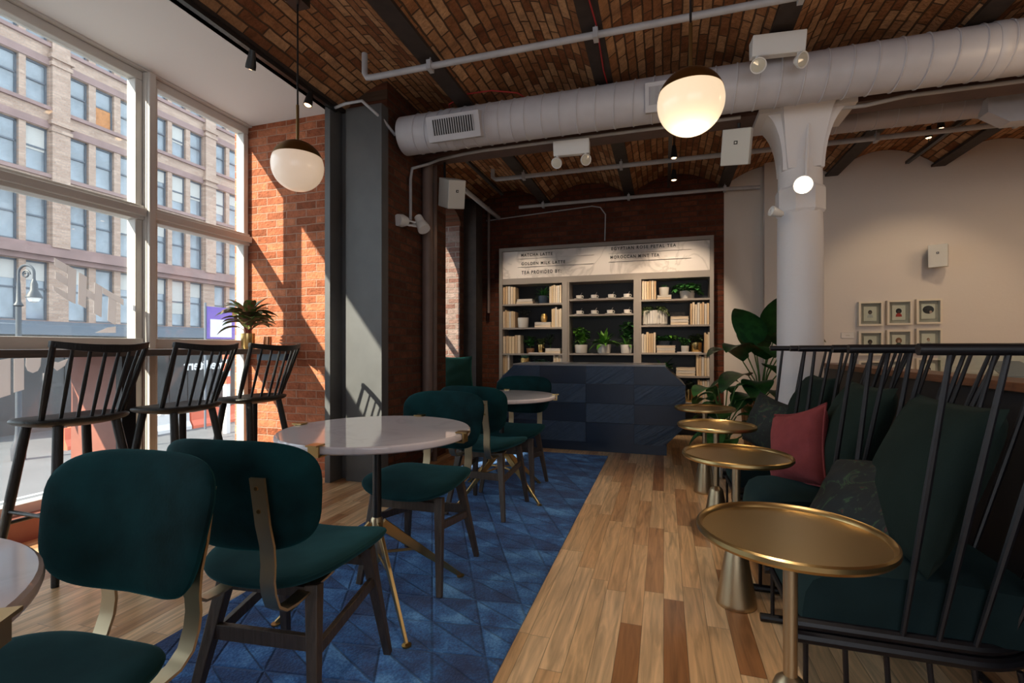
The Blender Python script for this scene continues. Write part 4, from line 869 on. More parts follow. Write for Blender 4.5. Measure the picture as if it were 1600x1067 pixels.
# light tracks
def track(lab, a, b):
    a, b = Vector(a), Vector(b); t = thing('light_track', lab, 'light track', a); MB().bar((0, 0, 0), b-a, .035, .03).build('rail', black_m, t, smooth=False); return t
track('long black light track along the edge of the white soffit', (-2.60, -2.5, 3.08), (-2.60, 3.42, 3.08))
track('black light track behind the left speaker', (-1.92, 4.45, 3.02), (-1.92, 5.75, 3.02))
track('black light track in the middle vault near the back wall', (.06, 4.35, 3.06), (.06, 6.2, 3.06))
track('black light track over the gallery side', (2.475, 4.9, 3.08), (2.475, 6.2, 3.08))
def head(u, v_, lab, x=None, d=None, aim=(0, 0, -1), r=.032, b=bulb_s):
    p = onX(u, v_, x) if x is not None else atD(u, v_, d); dz_ = 3.08-p.z
    return spotlamp('track_spotlight', lab, p, aim, black_m, b, r, .11, 'spotlight', (0, 0, dz_-.015))
head(393, 94, 'black track spotlight nearer the camera on the soffit edge', x=-2.60, aim=(-.5, .3, -1))
head(483, 155, 'black track spotlight by the brick return wall', x=-2.60, aim=(-.1, -.2, -1))
head(1053, 238, 'upper black track spotlight behind the right globe lamp', d=4.45, r=.03)
head(1053, 274, 'lower black track spotlight in the middle vault', d=5.35, r=.035)
head(1451, 207, 'black track spotlight over the gallery, left of the pair', d=4.75, r=.03)
head(1470, 192, 'black track spotlight over the gallery, right of the pair', d=4.55, r=.03)
t = thing('junction_box', 'small black ceiling fitting where the left pendant hangs', 'ceiling fitting', (-2.12, 2.43, 3.19)); MB().box((-.05, -.05, 0), (.05, .05, .05)).build('box', black_m, t, smooth=False)
# emergency lights
def emergency(lab, loc, rz, s=1.0):
    t = thing('emergency_light', lab, 'emergency light', loc, rz)
    MB().prism([(-.155*s, -.05*s, .06*s), (-.155*s, .05*s, .06*s), (-.155*s, .05*s, -.05*s), (-.155*s, -.02*s, -.06*s)], (.31*s, 0, 0)).build('housing', lampwhite, t, smooth=False, bevel=.006)
    for sx, am in ((-1, (-.3, -1, -.9)), (1, (.7, -1, -.5))):
        c = Vector((sx*.12*s, -.03*s, -.12*s)); q = Vector(am).normalized().to_track_quat('Z', 'Y').to_matrix()
        h = MB().lathe([(0, -.035*s), (.02*s, -.035*s), (.045*s, .0), (.048*s, .02*s), (.042*s, .02*s), (.03*s, .005*s), (0, -.01*s)], c, 24, axis=q).tube([(sx*.12*s, 0, -.04*s), c], .012*s, 8).build('lamp_head', lampwhite, t)
        MB().lathe([(0, .012*s), (.04*s, .012*s), (.038*s, .018*s), (0, .024*s)], c, 20, axis=q).build('lens', mat('clear lens', (.6, .58, .5), .1, 0, spec=.8), h)
    return t
p = onY(1215, 72, 3.42); emergency('white twin head emergency light above the duct near the globe lamp', p, .10, 1.0)
MBt = p
p = onY(893, 232, 3.95); emergency('white twin head emergency light hanging under the duct', p, .05, .95)
# wall mounted white spots on the left
p = onX(650, 350, -2.10)
t = thing('wall_spotlight', 'pair of white wall spotlights on the left brick wall', 'spotlight', p)
q = Vector((.5, -.2, -.8)).normalized().to_track_quat('Z', 'Y').to_matrix()
MB().lathe([(0, -.07), (.035, -.07), (.04, 0), (.045, .005), (.055, .06), (.055, .08), (0, .08)], (.06, -.02, 0), 28, axis=q).build('lamp_head', lampwhite, t)
MB().lathe([(0, -.05), (.04, -.05), (.055, 0), (.05, .05), (0, .05)], (-.06, -.14, .0), 28, axis=Vector((-.3, -1, -.1)).normalized().to_track_quat('Z', 'Y').to_matrix()).build('lamp_head', lampwhite, t)
MB().tube([(-.03, -.1, .01), (.04, 0, .0)], .008, 8).tube([(-.03, -.1, -.03), (.04, 0, -.03)], .008, 8).tube([(.0, 0, 0), (-.08, .02, 0)], .012, 8).build('bracket', lampwhite, t)
# speakers
def speaker(lab, c, n, w_, h_, dpt, roll=0, mount=None):
    t = thing('speaker', lab, 'speaker', c); n = Vector(n).normalized(); x = Vector((0, 0, 1)).cross(n).normalized(); y = n.cross(x); R = Matrix.Rotation(roll, 3, n); x = R @ x; y = R @ y
    Mx = Matrix((x, y, n)).transposed()
    MB().obox((0, 0, 0), (w_, h_, dpt), Mx).build('cabinet', spk_m, t, smooth=False, bevel=.006)
    MB().obox(n*(dpt/2+.004)+y*h_*.12, (w_*.13, w_*.13, .006), Mx).build('badge', black_m, t, smooth=False)
    MB().obox(n*(dpt/2+.0075)+y*h_*.12, (w_*.06, w_*.06, .004), Mx).build('emblem', spk_m, t, smooth=False)
    if mount is not None: MB().tube([-n*dpt/2, -n*(dpt/2+.04), Vector(mount)-Vector(c)], .012, 8).build('bracket', black_m, t)
    return t
p = atD(1151, 230, 3.75); speaker('white speaker hanging beside the column capital', p, (-.25, -.9, -.30), .20, .26, .13, -.12, (p.x+.02, 4.12, 2.85))
p = atD(706, 302, 4.45); speaker('white speaker angled down near the left brick wall', p, (.62, -.45, -.30), .17, .25, .20, .15, (p.x-.12, p.y+.1, 2.87))
p = onY(1466, 400, 6.36); speaker('white speaker on the gallery wall above the framed portraits', p, (-.45, -.9, -.08), .16, .24, .16, 0, (p.x+.05, 6.5, p.z))
# globe pendants
def pendant(lab, c, m):
    R_ = .15; t = thing('globe_pendant', lab, 'pendant lamp', c)
    hz = .35*R_; prof = []
    for k in range(17): a = -PI/2+(PI/2+math.asin(.35))*k/16; prof.append((R_*math.cos(a), R_*math.sin(a)))
    prof[0] = (0, -R_); MB().lathe(prof, n=48).build('globe', m, t)
    pr = [(R_*1.012*math.cos(a), R_*1.012*math.sin(a)) for a in [math.asin(.33)+(PI/2-math.asin(.33))*k/10 for k in range(11)]]; pr[-1] = (0, R_*1.012)
    MB().lathe(pr, n=48).build('cap', brass_cap, t)
    MB().tube([(0, 0, R_), (0, 0, R_+.22)], .009, 10).build('rod', brass_cap, t); MB().tube([(0, 0, R_+.22), (0, 0, 3.24-c[2])], .0055, 8).build('cord', black_m, t)
    return t
pendant('opal globe pendant with brass cap hanging before the sunlit brick, left one', (-2.12, 2.43, 2.21), globe_a)
pendant('glowing opal globe pendant with brass cap on the right', (.12, 2.42, 2.255), globe_b)

# ================================================================= RECEPTION DESK
dsk = thing('reception_desk', 'navy panelled desk with chamfered corners in front of the bookcase', 'desk', (-.8, 5.55, 0))
X0, X1, Y0, Y1 = -1.0, 1.01, -.35, .35
front = [(X0+.2, .104), (X0, .313), (X0, .725), (X0+.2, .915), (X1-.2, .915), (X1, .725), (X1, .313), (X1-.2, .104)]
MB().prism([(x, Y0+.02, z) for x, z in front], (0, Y1-Y0-.02, 0)).build('body', navy, dsk, smooth=False)
MB().box((X0+.25, Y0+.04, 0), (X1-.18, Y1-.02, .104)).build('plinth', navy, dsk, smooth=False)
MB().box((X0+.19, Y0-.01, .915), (X1-.19, Y1, .932)).build('worktop', desk_top_m, dsk, smooth=False)
zr = [(.725, .915), (.52, .721), (.317, .516), (.104, .313)]; xc_ = [(X0, X0+.50), (X0+.503, X0+1.003), (X0+1.006, X0+1.506), (X0+1.509, X1)]
def clip(x, z):    # octagon clip in x at height z
    lo, hi = X0, X1
    if z > .725: lo = X0+.2*(z-.725)/.19; hi = X1-.2*(z-.725)/.19
    if z < .313: lo = X0+.2*(.313-z)/.209; hi = X1-.2*(.313-z)/.209
    return min(max(x, lo), hi)
for ri, (z0, z1_) in enumerate(zr):
    for ci, (a, b) in enumerate(xc_):
        P4 = [(clip(a, z0), z0), (clip(b, z0), z0), (clip(b, z1_), z1_), (clip(a, z1_), z1_)]
        diag = (ri+ci) % 2 == 0
        g = MB().prism([(x, Y0+(.006 if diag else 0), z) for x, z in P4], (0, .013 if diag else .019, 0))
        if diag:
            rr = random.Random(ri*7+ci); w_ = .012; dirv = (math.cos(math.radians(33)), math.sin(math.radians(33))); nv = (-dirv[1], dirv[0])
            ks = [p_[0]*nv[0]+p_[1]*nv[1] for p_ in P4]; k0 = min(ks)
            while k0 < max(ks):
                k1 = k0+w_*rr.uniform(.5, 1.2); poly = P4
                for sgn, kk in ((1, k0), (-1, k1-.003)):
                    out = []
                    for a_, b_ in zip(poly, poly[1:]+poly[:1]):
                        da = sgn*(a_[0]*nv[0]+a_[1]*nv[1]-kk); db = sgn*(b_[0]*nv[0]+b_[1]*nv[1]-kk)
                        if da >= 0: out.append(a_)
                        if da*db < 0: t_ = da/(da-db); out.append((a_[0]+(b_[0]-a_[0])*t_, a_[1]+(b_[1]-a_[1])*t_))
                    poly = out
                    if len(poly) < 3: break
                if len(poly) >= 3: g.prism([(x, Y0-rr.uniform(0, .004), z) for x, z in poly], (0, .009, 0))
                k0 = k1
        g.build('front_tile', navy_g if diag else navy, dsk, smooth=False)
# ================================================================= BOOKCASE
YF = 6.3; bk = thing('bookcase', 'tall taupe built in bookcase with marble menu header on the brick wall', 'bookcase', (-.785, YF, 0))
ox = .785
def bb(mb, *a):
    return mb
LB, RB = -2.145+ox, .575+ox; T = 2.46; DP = .295
g = MB().box((LB, -.012, 0), (LB+.045, DP, T-.045)).box((RB-.045, -.012, 0), (RB, DP, T-.045)).box((LB, -.012, T-.045), (RB, DP, T)).box((LB+.045, 0, 1.965), (RB-.045, DP, 2.045))
g.box((-1.275+ox, 0, 0), (-1.18+ox, DP, 1.965)).box((-.362+ox, 0, 0), (-.268+ox, DP, 1.965))
g.box((-1.25+ox, -.012, 0), (-1.205+ox, 0, 1.97)).box((-.34+ox, -.012, 0), (-.29+ox, 0, 1.97))
g.build('frame', shelf_m, bk, smooth=False)
MB().box((LB+.03, DP-.012, 0), (RB-.03, DP-.002, 2.0)).build('back_panel', shelf_in, bk, smooth=False)
sp_ = MB().box((LB+.045, .01, 2.045), (RB-.045, .06, T-.05)).build('menu_panel', marble_s, bk, smooth=False)
bays = {'left': (LB+.045, -1.275+ox, [1.70, 1.38, 1.03, .76, .42]), 'middle': (-1.18+ox, -.362+ox, [1.743, 1.541, 1.035, .76]), 'right': (-.268+ox, RB-.045, [1.71, 1.39, 1.045, .763, .44])}
for nme, (a, b, zs_) in bays.items():
    for z in zs_: MB().box((a, .004, z-.022), (b, DP-.015, z)).build('shelf', shelf_m, bk, smooth=False)
ink = mat('black letters', (.02, .02, .02), .6)
def menu(txt, u0, u1, v_, h):
    h *= 1.15
    a = onY(u0, v_, YF+.009); b = onY(u1, v_, YF+.009)
    textmesh(txt, h, 'lettering', ink, sp_, (a.x+ox, .008, a.z), width=b.x-a.x, ext=.001, spacing=1.3)
menu('MATCHA LATTE', 814, 863, 401, .047); menu('GOLDEN MILK LATTE', 814.5, 883, 414.5, .047); menu('TEA PROVIDED BY:', 815, 877, 428.5, .055)
menu('EGYPTIAN ROSE PETAL TEA', 955, 1056, 391, .047); menu('MOROCCAN MINT TEA', 953.5, 1030, 404.5, .047)
for u0, u1, va in ((809, 928, 400), (809, 928, 413), (951, 1080, 391.5), (951, 1080, 404.5)):
    a = onY(u0, va+3.5, YF+.01); b = onY(u1, va+3.5-(u1-u0)*.06, YF+.01); z = a.z
    MB().box((a.x+ox, -.004, z-.012), (b.x+ox, .011, z-.007)).build('letter_ledge', marble_s, sp_, smooth=False)

# ---- contents
def ordn(i, n):
    w_ = ['first', 'second', 'third', 'fourth', 'fifth', 'sixth', 'seventh', 'eighth', 'ninth', 'tenth', 'eleventh', 'twelfth']
    return 'leftmost' if i == 0 else ('rightmost' if i == n-1 else w_[i]+' from left')
rb = random.Random(11)
def ux(cx): return onY(760+cx/3.951, 500, YF+.05).x
def books(cx0, cx1, z, n, place, hgt=.245):
    x0, x1 = ux(cx0), ux(cx1); w_ = (x1-x0)/n
    for i in range(n):
        h = hgt*rb.uniform(.90, 1.04); th = w_*rb.uniform(.80, .93); d = .17
        g = MB().box((-th/2, 0, 0), (-th/2+.003, d, h)).box((th/2-.003, 0, 0), (th/2, d, h)).box((-th/2, -.003, 0), (th/2, 0, h)).box((-th/2+.003, 0, .003), (th/2-.003, d-.004, h-.004))
        o = g.build('book', rb.choice(book_ms), smooth=False); o.location = (x0+w_*(i+.5), YF+.03+rb.uniform(0, .008), z+.0005)
        tag(o, 'cream book, %s of those standing at %s' % (ordn(i, n), place), 'book', 'books standing at '+place)
def stack(cx0, cx1, z, n, place, th=.034):
    x0, x1 = ux(cx0), ux(cx1)
    for i in range(n):
        w_ = (x1-x0)*rb.uniform(.9, 1.0); g = MB().box((-w_/2, 0, 0), (w_/2, .16, .004)).box((-w_/2, 0, th-.005), (w_/2, .16, th-.001)).box((-w_/2, .004, .004), (w_/2-.004, .156, th-.005)).box((-w_/2, 0, 0), (-w_/2+.004, .16, th-.001))
        o = g.build('book', book_ms[i % 2*2], smooth=False); o.location = ((x0+x1)/2, YF+.035, z+i*th+.0005)
        pos = 'bottom' if i == 0 else ('top' if i == n-1 else 'middle')
        tag(o, 'cream book lying flat, %s of the stack on %s' % (pos, place), 'book', 'books stacked on '+place)
books(104, 182, 1.70, 5, 'left end of top left shelf'); stack(185, 290, 1.70, 2, 'the top left shelf'); books(390, 465, 1.70, 6, 'right end of top left shelf')
books(104, 180, 1.38, 6, 'left end of second left shelf', .235); stack(297, 402, 1.38, 2, 'the second left shelf', .036); books(404, 466, 1.38, 6, 'right end of second left shelf', .26)
books(104, 214, 1.03, 6, 'left end of third left shelf', .25); stack(362, 460, 1.03, 2, 'the third left shelf', .036)
books(104, 145, .76, 4, 'left end of fourth left shelf', .24); books(415, 466, .76, 5, 'right end of fourth left shelf', .24)
books(960, 1048, 1.71, 6, 'left end of top right shelf', .235); stack(1050, 1148, 1.71, 2, 'the top right shelf', .028)
stack(1132, 1254, 1.39, 3, 'the second right shelf', .036); books(1257, 1375, 1.39, 8, 'right end of second right shelf', .27)
books(957, 1046, 1.045, 6, 'left end of third right shelf', .25); stack(1048, 1170, 1.045, 3, 'the third right shelf', .031); books(1345, 1378, 1.045, 3, 'right end of third right shelf', .25)
stack(1170, 1292, .763, 3, 'the fourth right shelf', .034); books(1295, 1376, .763, 5, 'right end of fourth right shelf', .26); books(1303, 1376, .44, 5, 'right end of fifth right shelf', .27)
def shelfpot(name, lab, cx, z, wpx, h, m, dy=.10, taper=.92, ribs=0, extra=None, seed=0, cat='plant'):
    p = onY(760+cx/3.951, 500, YF+dy); r = wpx/3.951/2/F*YF*.99; r = wpx/3.951*(YF+dy)/F/2*1.0
    t = thing(name, lab, cat, (p.x, YF+dy, z+.0005)); pot(MB(), r, h, taper, ribs=ribs).build('pot', m, t)
    if extra: extra(t, r, h, random.Random(seed))
    return t
def fern(L, w_, n, m, elev=(.3, 1.35), droop=1.0):
    def f(t, r, h, rnd):
        g = MB(); rosette(g, (0, 0, h*.85), int(n*1.3), L*1.15, w_*1.5, elev, droop, rnd); g.build('foliage', m, t)
    return f
def bushy(n, hh, spread, ll, lw, m, leaves=6, droop=.7, sm=stem_m):
    def f(t, r, h, rnd):
        a, b = MB(), MB(); stems_with_leaves(a, b, (0, 0, h*.8), int(n*1.3), hh*1.1, spread, ll*1.3, lw*1.4, rnd, leaves, droop); a.build('stem', sm, t); b.build('foliage', m, t)
    return f
def ivy(n, L, ll, lw, m, out=.12, up=.05, dirs=None):
    def f(t, r, h, rnd):
        a, b = MB(), MB(); trail(a, b, (0, 0, h*.95), int(n*1.5), L, ll*1.25, lw*1.3, rnd, out, up, dirs); a.build('stem', stem_m, t); b.build('foliage', m, t)
    return f
def both(*fs):
    def f(t, r, h, rnd):
        for q in fs: q(t, r, h, rnd)
    return f
# left bay
shelfpot('potted_plant', 'grassy plant in dark blue textured pot on the top left shelf', 352, 1.70, 66, .105, pot_dk, seed=1, extra=fern(.15, .018, 26, leaf_m))
shelfpot('potted_plant', 'wiry dark plant in white pot on the second left shelf', 227, 1.38, 72, .135, pot_w, seed=2, extra=bushy(16, .13, .11, .028, .016, wire_m, 4, .4, wire_m))
hob = mat('hammered gold', (.60, .38, .14), .3, 1, bump=1.0, bscale=55)
o = MB().lathe([(0, 0), (.03, 0), (.045, .03), (.048, .07), (.036, .11), (.030, .115), (0, .10)], n=28).build('vase', hob); p = onY(760+356/3.951, 500, YF+.12); o.location = (p.x, p.y, 1.38+.0725); tag(o, 'hammered gold vase on the book stack, second left shelf', 'vase')
shelfpot('potted_plant', 'leafy green plant in brown pot on the third left shelf', 272, 1.03, 52, .07, mat('brown pot', (.20, .10, .05), .5), dy=.15, seed=3, extra=bushy(14, .15, .07, .055, .035, leaf_m, 5))
shelfpot('potted_plant', 'small leafy plant in shiny gold pot on the third left shelf', 338, 1.03, 46, .12, gold_pot, dy=.16, seed=4, extra=bushy(10, .10, .07, .04, .03, leaf_o, 4))
o = MB().box((-.12, -.05, 0), (.12, .05, .012)).build('tray', marble_s, smooth=False); p = onY(760+318/3.951, 500, YF+.06); o.location = (p.x, p.y, 1.0305); tag(o, 'white marble tray in front of the gold pot, third left shelf', 'tray')
shelfpot('potted_plant', 'blue green succulent in hammered gold pot on the fourth left shelf', 240, .76, 62, .21, hob, dy=.08, seed=5, extra=fern(.10, .04, 18, leaf_b, (.2, 1.2), .2))
shelfpot('potted_plant', 'low blue green succulents at the middle of the fourth left shelf', 340, .76, 120, .10, pot_dk, dy=.15, seed=6, extra=bushy(26, .09, .10, .045, .03, leaf_b, 4))
shelfpot('potted_plant', 'dark leaved twig in small pot at the third left shelf', 395, 1.03, 30, .06, pot_dk, dy=.24, seed=7, extra=bushy(5, .20, .05, .04, .03, wire_m, 4))
# middle bay: pots
shelfpot('potted_plant', 'bright leafy plant in white pot, left of three on the middle shelf', 585, 1.035, 80, .112, pot_w, seed=11, extra=both(bushy(12, .20, .09, .07, .05, leaf_g, 5), fern(.17, .02, 12, leaf_g)))
shelfpot('potted_plant', 'large arching fern in white pot, middle of three on the middle shelf', 726, 1.035, 84, .115, pot_w, seed=12, extra=fern(.21, .04, 24, leaf_g, (.3, 1.4), 1.0))
shelfpot('potted_plant', 'leafy plant in white faceted pot, right of three on the middle shelf', 864, 1.035, 70, .112, pot_w, seed=13, extra=both(bushy(10, .27, .09, .07, .055, leaf_m, 5), fern(.16, .022, 10, leaf_g)))
# right bay
shelfpot('potted_plant', 'small white pot with succulent on the book stack, top right shelf', 1096, 1.71+.057, 56, .095, pot_w, seed=21, ribs=0, extra=fern(.045, .015, 22, leaf_m, (.4, 1.4), .2))
shelfpot('potted_plant', 'trailing leafy plant in white pot at the end of the top right shelf', 1240, 1.71, 82, .10, pot_w, seed=22, dy=.12, extra=both(ivy(10, .15, .075, .04, leaf_m, .14, .09, [-.6, -1.5, -2.6, .2, 3.1, .9]), bushy(12, .09, .14, .07, .035, leaf_m, 3)))
shelfpot('potted_plant', 'ivy trailing from large white ribbed pot on the second right shelf', 1040, 1.39, 138, .185, pot_w, seed=23, dy=.15, ribs=26, taper=1.0, extra=both(ivy(16, .16, .035, .028, leaf_o, .17, .07, [-1.5, -.7, -2.4, 3.1, 0]), bushy(16, .06, .14, .035, .028, leaf_o, 4)))
o = MB().box((-.09, -.03, 0), (.09, .03, .17)).build('box', mat('dark speckled box', (.05, .045, .04), .5, var=.5, vscale=30), smooth=False); p = onY(760+1180/3.951, 500, YF+.24); o.location = (p.x, p.y, 1.3905); tag(o, 'dark speckled box behind the book stack, second right shelf', 'box')
shelfpot('potted_plant', 'spreading leafy plant in dark blue pot on the third right shelf', 1098, 1.045, 92, .15, pot_dk, dy=.22, seed=24, extra=both(bushy(14, .08, .19, .06, .04, leaf_m, 4), ivy(8, .06, .05, .035, leaf_g, .2, .08)))
shelfpot('potted_plant', 'small white pot with trailing greens on the third right shelf', 1226, 1.057, 44, .075, pot_w, dy=.075, seed=25, extra=bushy(14, .10, .07, .04, .022, leaf_m, 6))
shelfpot('potted_plant', 'round leaved plant in gold pot on the third right shelf', 1293, 1.057, 66, .115, gold_pot, dy=.14, seed=26, extra=bushy(9, .11, .06, .06, .06, leaf_o, 3))
o = MB().box((-.16, -.06, 0), (.12, .10, .011)).build('tray', marble_s, smooth=False); p = onY(760+1262/3.951, 500, YF+.09); o.location = (p.x, p.y, 1.0455); tag(o, 'white marble tray under the small pots, third right shelf', 'tray')
o = MB().box((-.04, -.03, 0), (.03, .03, .075), .3).build('box', orangewood, smooth=False); p = onY(760+970/3.951, 500, YF+.07); o.location = (p.x, p.y, .7635); tag(o, 'small orange wooden box at the left of the fourth right shelf', 'box')
shelfpot('potted_plant', 'low dark leaved plant on the fourth right shelf behind the desk', 1090, .763, 70, .07, pot_dk, dy=.16, seed=27, extra=both(fern(.16, .045, 10, leaf_m, (.5, 1.3), .5), bushy(12, .05, .12, .05, .03, leaf_o, 4)))
shelfpot('potted_plant', 'dark foliage in a shiny gold ribbed pot on the fifth right shelf', 1258, .44, 58, .155, gold_pot, dy=.10, seed=28, ribs=16, extra=bushy(12, .12, .07, .04, .03, wire_m, 5))
# cups
cg_ = 'white coffee cups on the cup shelves'
cupm = MB().lathe([(0, 0), (.022, 0), (.034, .006), (.038, .02), (.040, .05), (.0375, .05), (.035, .02), (0, .008)], n=28)
cupm.tube([(.038, 0, .042), (.052, 0, .044), (.062, 0, .034), (.060, 0, .02), (.050, 0, .012), (.036, 0, .012)], .0035, 8)
saum = MB().lathe([(0, 0), (.04, 0), (.066, .008), (.066, .010), (.04, .003), (0, .003)], n=32)
spnm = MB().tube([(0, 0, .01), (.014, .004, .04), (.034, .008, .078)], .0016, 5).lathe([(0, 0), (.006, .002), (0, .004)], (.035, .008, .078), 8)
cupme = cupm.mesh('cup', cup_m); saume = saum.mesh('saucer', cup_m); spnme = spnm.mesh('teaspoon', cup_m)
for row, (z, cxs, nm) in enumerate(((1.743, (572, 664, 770, 866), 'upper'), (1.541, (573, 664, 763, 868), 'lower'))):
    for i, cx in enumerate(cxs):
        x = onY(760+cx/3.951, 500, YF+.09).x; w_ = ordn(i, 4)
        for nme, me, dz_ in (('saucer', saume, .0005), ('cup', cupme, .004), ('teaspoon', spnme, .006)):
            o = bpy.data.objects.new(nme, me); C.objects.link(o); o.location = (x, YF+.09, z+dz_)
            if nme == 'cup': o.rotation_euler = (0, 0, -.3)
            tag(o, {'cup': 'white cup, %s on the %s cup shelf', 'saucer': 'white saucer under the cup %s on the %s cup shelf', 'teaspoon': 'teaspoon leaning in the cup %s on the %s cup shelf'}[nme] % (w_, nm), nme, nme+'s on the cup shelves')
# bookcase lighting strip: lamps aimed at the shelves from the track
for i, (x, e) in enumerate(((-1.75, 9), (-.8, 10), (.15, 14))):
    spot('bookcase_spot', (x+.1, 4.9, 3.0), (x, 6.45, 1.45), e*5.5, 46, (1, .80, .58))
spot('track_spot', (.06, 5.1, 2.95), (-.2, 6.5, 1.2), 22, 50)
spot('gallery_spot', (2.6, 4.9, 3.0), (2.6, 6.5, 1.15), 20, 75)
spot('gallery_spot', (4.2, 4.6, 3.0), (3.5, 6.5, .7), 60, 80)
spot('niche_glow', (-2.0, 4.3, 2.45), (-2.15, 4.2, 1.2), 1.2, 60)
area('column_wash', (2.2, 3.0, 2.6), (1.0, 4.1, 1.8), .3, 1.6, (1, .72, .45))

# ================================================================= GALLERY WALL
skin = [mat('portrait skin dark', (.10, .05, .035), .7), mat('portrait skin light', (.50, .30, .22), .7)]
hairs = [mat('portrait hair black', (.012, .01, .01), .7), mat('portrait hair auburn', (.22, .09, .04), .7)]
shirts = [mat('portrait red shirt', (.45, .03, .02), .7), mat('portrait green shirt', (.02, .05, .03), .7), mat('portrait white shirt', (.5, .48, .45), .7)]
fr_m = mat('cream picture frame', (.66, .60, .50), .5); card_m = mat('cream card', (.68, .62, .52), .8); fb_m = mat('grey frame backing', (.42, .37, .31), .8)
names = ['small dark portrait bust', 'portrait in red top', 'portrait with very large black hair', 'short haired portrait in dark green', 'long auburn haired portrait', 'tiny blue grey portrait', 'dark haired portrait low down', 'auburn portrait low down', 'portrait in white low down']
pos = ['top left', 'top middle', 'top right', 'middle left', 'centre', 'middle right', 'bottom left', 'bottom middle', 'bottom right']
k = 0
def disc(c, rx, rz, n=20): return [(c[0]+rx*math.cos(2*PI*i/n), c[1], c[2]+rz*math.sin(2*PI*i/n)) for i in range(n)]
for rr, zt_ in enumerate((None,)*3):
    for cc, (u0, u1) in enumerate(((1341, 1375), (1384, 1421), (1430, 1467))):
        um = (u0+u1)/2; c = onY(um, 490.5-.05*(um-1358)*2*.4+rr*46, 6.5); wd = .235; hd = .275
        t = thing('picture_frame', 'cream box frame with %s, %s of nine' % (names[k], pos[k]), 'picture', (c.x, 6.5, c.z), 0, 'framed portraits on the gallery wall')
        f_ = MB().box((-wd/2, -.055, -hd/2), (-wd/2+.02, 0, hd/2)).box((wd/2-.02, -.055, -hd/2), (wd/2, 0, hd/2)).box((-wd/2+.02, -.055, hd/2-.02), (wd/2-.02, 0, hd/2)).box((-wd/2+.02, -.055, -hd/2), (wd/2-.02, 0, -hd/2+.02)); f_.build('frame', fr_m, t, smooth=False)
        MB().box((-wd/2+.018, -.012, -hd/2+.018), (wd/2-.018, -.002, hd/2-.018)).build('backing', fb_m, t, smooth=False)
        cd = MB().box((-.062, -.026, -.082), (.062, -.022, .082)).build('card', card_m, t, smooth=False)
        y = -.0275
        hs = [(.020, .024), (.028, .030), (.052, .045), (.022, .026), (.030, .034), (.014, .016), (.026, .026), (.022, .026), (.022, .024)][k]
        hair = hairs[0] if k in (0, 1, 2, 3, 6, 8) else hairs[1]
        zc = .018 if k != 2 else .02
        MB().prism(disc((0, y, zc), hs[0], hs[1]), (0, .001, 0)).build('hair', hair, cd, smooth=False)
        MB().prism(disc((.002 if k != 2 else .022, y-.0012, zc-.008 if k != 2 else -.006), .012, .015), (0, .001, 0)).build('face', skin[0 if k in (0, 1, 3, 6) else 1], cd, smooth=False)
        if k != 2: MB().prism([(-.030, y-.0006, -.045), (.030, y-.0006, -.045), (.026, y-.0006, -.02), (.01, y-.0006, -.006), (-.01, y-.0006, -.006), (-.026, y-.0006, -.02)], (0, .0005, 0)).build('clothing', shirts[{0: 2, 1: 0, 3: 1, 4: 1}.get(k, 2)], cd, smooth=False)
        MB().box((-wd/2+.015, -.050, -hd/2+.015), (wd/2-.015, -.048, hd/2-.015)).build('glass', glass2, t, smooth=False)
        k += 1
c = onY(1324, 524, 6.5); o = MB().box((-.065, -.01, -.035), (.065, 0, .035)).build('wall_plaque', mat('white plaque', (.66, .63, .6), .5), smooth=False, bevel=.003); o.location = c; tag(o, 'small white plaque on the wall left of the portraits', 'plaque')
MB().box((-.02, -.0115, -.003), (.02, -.0105, .003)).build('text_line', fb_m, o, smooth=False)

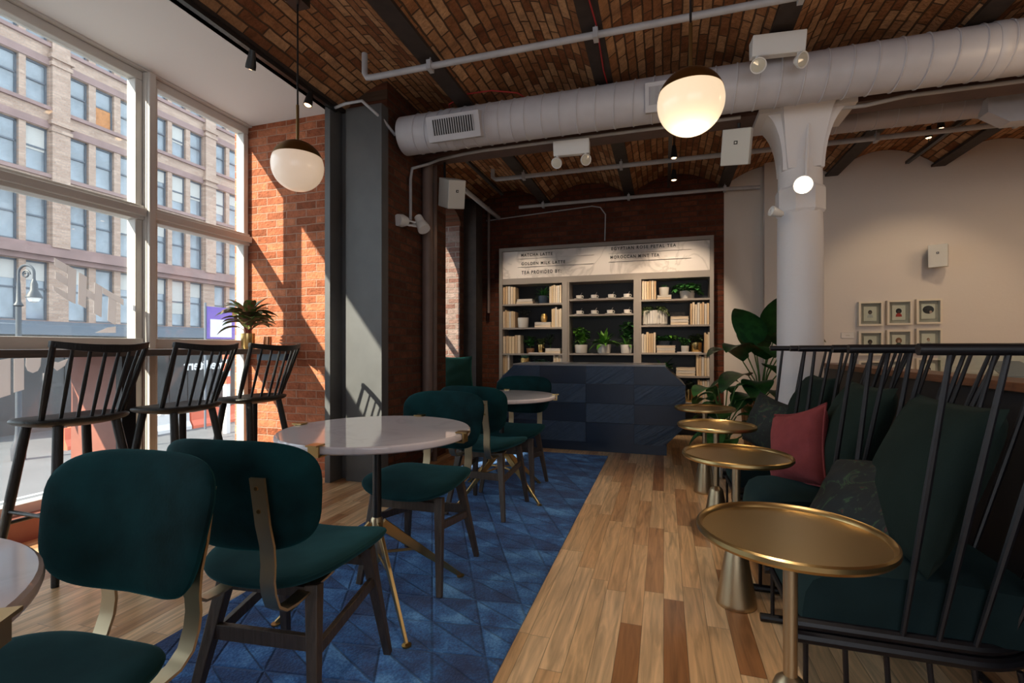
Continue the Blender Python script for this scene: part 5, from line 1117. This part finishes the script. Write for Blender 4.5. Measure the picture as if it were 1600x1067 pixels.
# ================================================================= BIG PLANTS BY THE COLUMN
rd = random.Random(5)
t = thing('potted_plant', 'tall dark broad leaved plant in slatted wooden planter left of the column', 'plant', (.86, 4.98, 0))
g = MB()
for i in range(22):
    a = 2*PI*i/22; d = Vector((math.cos(a), math.sin(a), 0)); g.bar(d*.12, d*.17+Vector((0, 0, .62)), .036, .012, up=d)
g.build('planter', orangewood, t, smooth=False)
MB().lathe([(0, .54), (.155, .54), (.155, .56), (0, .56)], n=28).build('soil', soil_m, t)
ms, ml = MB(), MB()
def bigleaf(ms, ml, top, d, L, w_, droop, roll=0, z0=.55):
    L *= 1.25; w_ *= 1.45; top = Vector(top); ms.tube([(0, 0, z0), (top.x*.35, top.y*.35, z0+(top.z-z0)*.6), top], .006, 6); ml.leaf(top, d, L, w_, droop, 10, .10, roll=roll)
for (top, d, L, w_, dr) in (((-.08, -.06, 1.12), (-.25, -.3, 1), .36, .22, .9), ((.10, -.05, 1.20), (.15, -.3, 1), .40, .24, .9), ((-.16, -.05, .98), (-.6, -.35, .8), .34, .21, 1.3), ((.02, -.12, 1.0), (.0, -.55, .7), .34, .22, 1.5),
                            ((-.12, -.1, .85), (-.7, -.5, .3), .30, .19, 1.4), ((.14, -.1, .9), (.5, -.5, .5), .32, .20, 1.4), ((-.02, .1, 1.05), (-.1, .4, .9), .34, .22, 1), ((-.05, -.15, .80), (-.2, -.9, .2), .28, .18, 1.3), ((.16, .02, 1.05), (.6, .1, .8), .36, .22, 1.2), ((-.18, .03, .78), (-.9, 0, .4), .28, .17, 1.5), ((.12, -.12, 1.12), (.3, -.6, .8), .30, .18, 1.2), ((-.14, -.12, 1.05), (-.5, -.6, .8), .28, .18, 1.3), ((.05, -.16, .92), (.2, -.9, .5), .28, .17, 1.4), ((.05, -.15, .72), (.3, -.9, .3), .26, .16, 1.3), ((-.10, -.14, .68), (-.5, -.7, .2), .26, .16, 1.2)):
    bigleaf(ms, ml, top, d, L, w_, dr)
ms.build('stem', stem_m, t); ml.build('foliage', leaf_d, t)
t = thing('potted_plant', 'low bright green leafy plant in white fluted planter beside the desk', 'plant', (.50, 4.60, 0))
pot(MB(), .125, .24, .95, ribs=30).build('planter', pot_w, t)
MB().lathe([(0, .20), (.115, .20), (.115, .215), (0, .215)], n=24).build('soil', soil_m, t)
ms, ml = MB(), MB()
for i in range(26):
    a = rd.uniform(0, 2*PI); rr = rd.uniform(.04, .17); z = rd.uniform(.32, .72) if i > 7 else rd.uniform(.6, .78); e = rd.uniform(-.1, .6)
    bigleaf(ms, ml, (math.cos(a)*rr, math.sin(a)*rr, z), (math.cos(a), math.sin(a), e), rd.uniform(.15, .22), rd.uniform(.10, .14), 1.2, z0=.2)
ms.build('stem', stem_m, t); ml.build('foliage', leaf_m, t)

# niche bench and cushion
t = thing('bench', 'dark bench built into the arched window niche', 'bench', (-2.42, 5.35, 0)); MB().box((-.13, -.55, .40), (.2, .5, .45)).build('seat', darkpanel, t, smooth=False); MB().box((-.13, -.55, 0), (.15, .5, .40)).build('base', darkpanel, t, smooth=False)
cushion('niche_cushion', 'emerald green cushion standing in the arched brick niche', mat('emerald velvet', (.0, .05, .036), .8, sheen=.5, sheen_tint=(0, .4, .3)), (-2.47, 5.60, .78), (.42, .46, .14), (.55, -.75, .2), seed=21)
# pendant / spotlight real light output
for c, e in (((.12, 2.42, 2.255), 7),):
    l = bpy.data.lights.new('globe_light', 'POINT'); l.energy = e; l.color = (1, .74, .45); l.shadow_soft_size = .15; o = bpy.data.objects.new('globe_light', l); C.objects.link(o); o.location = (c[0], c[1], c[2]-.20)
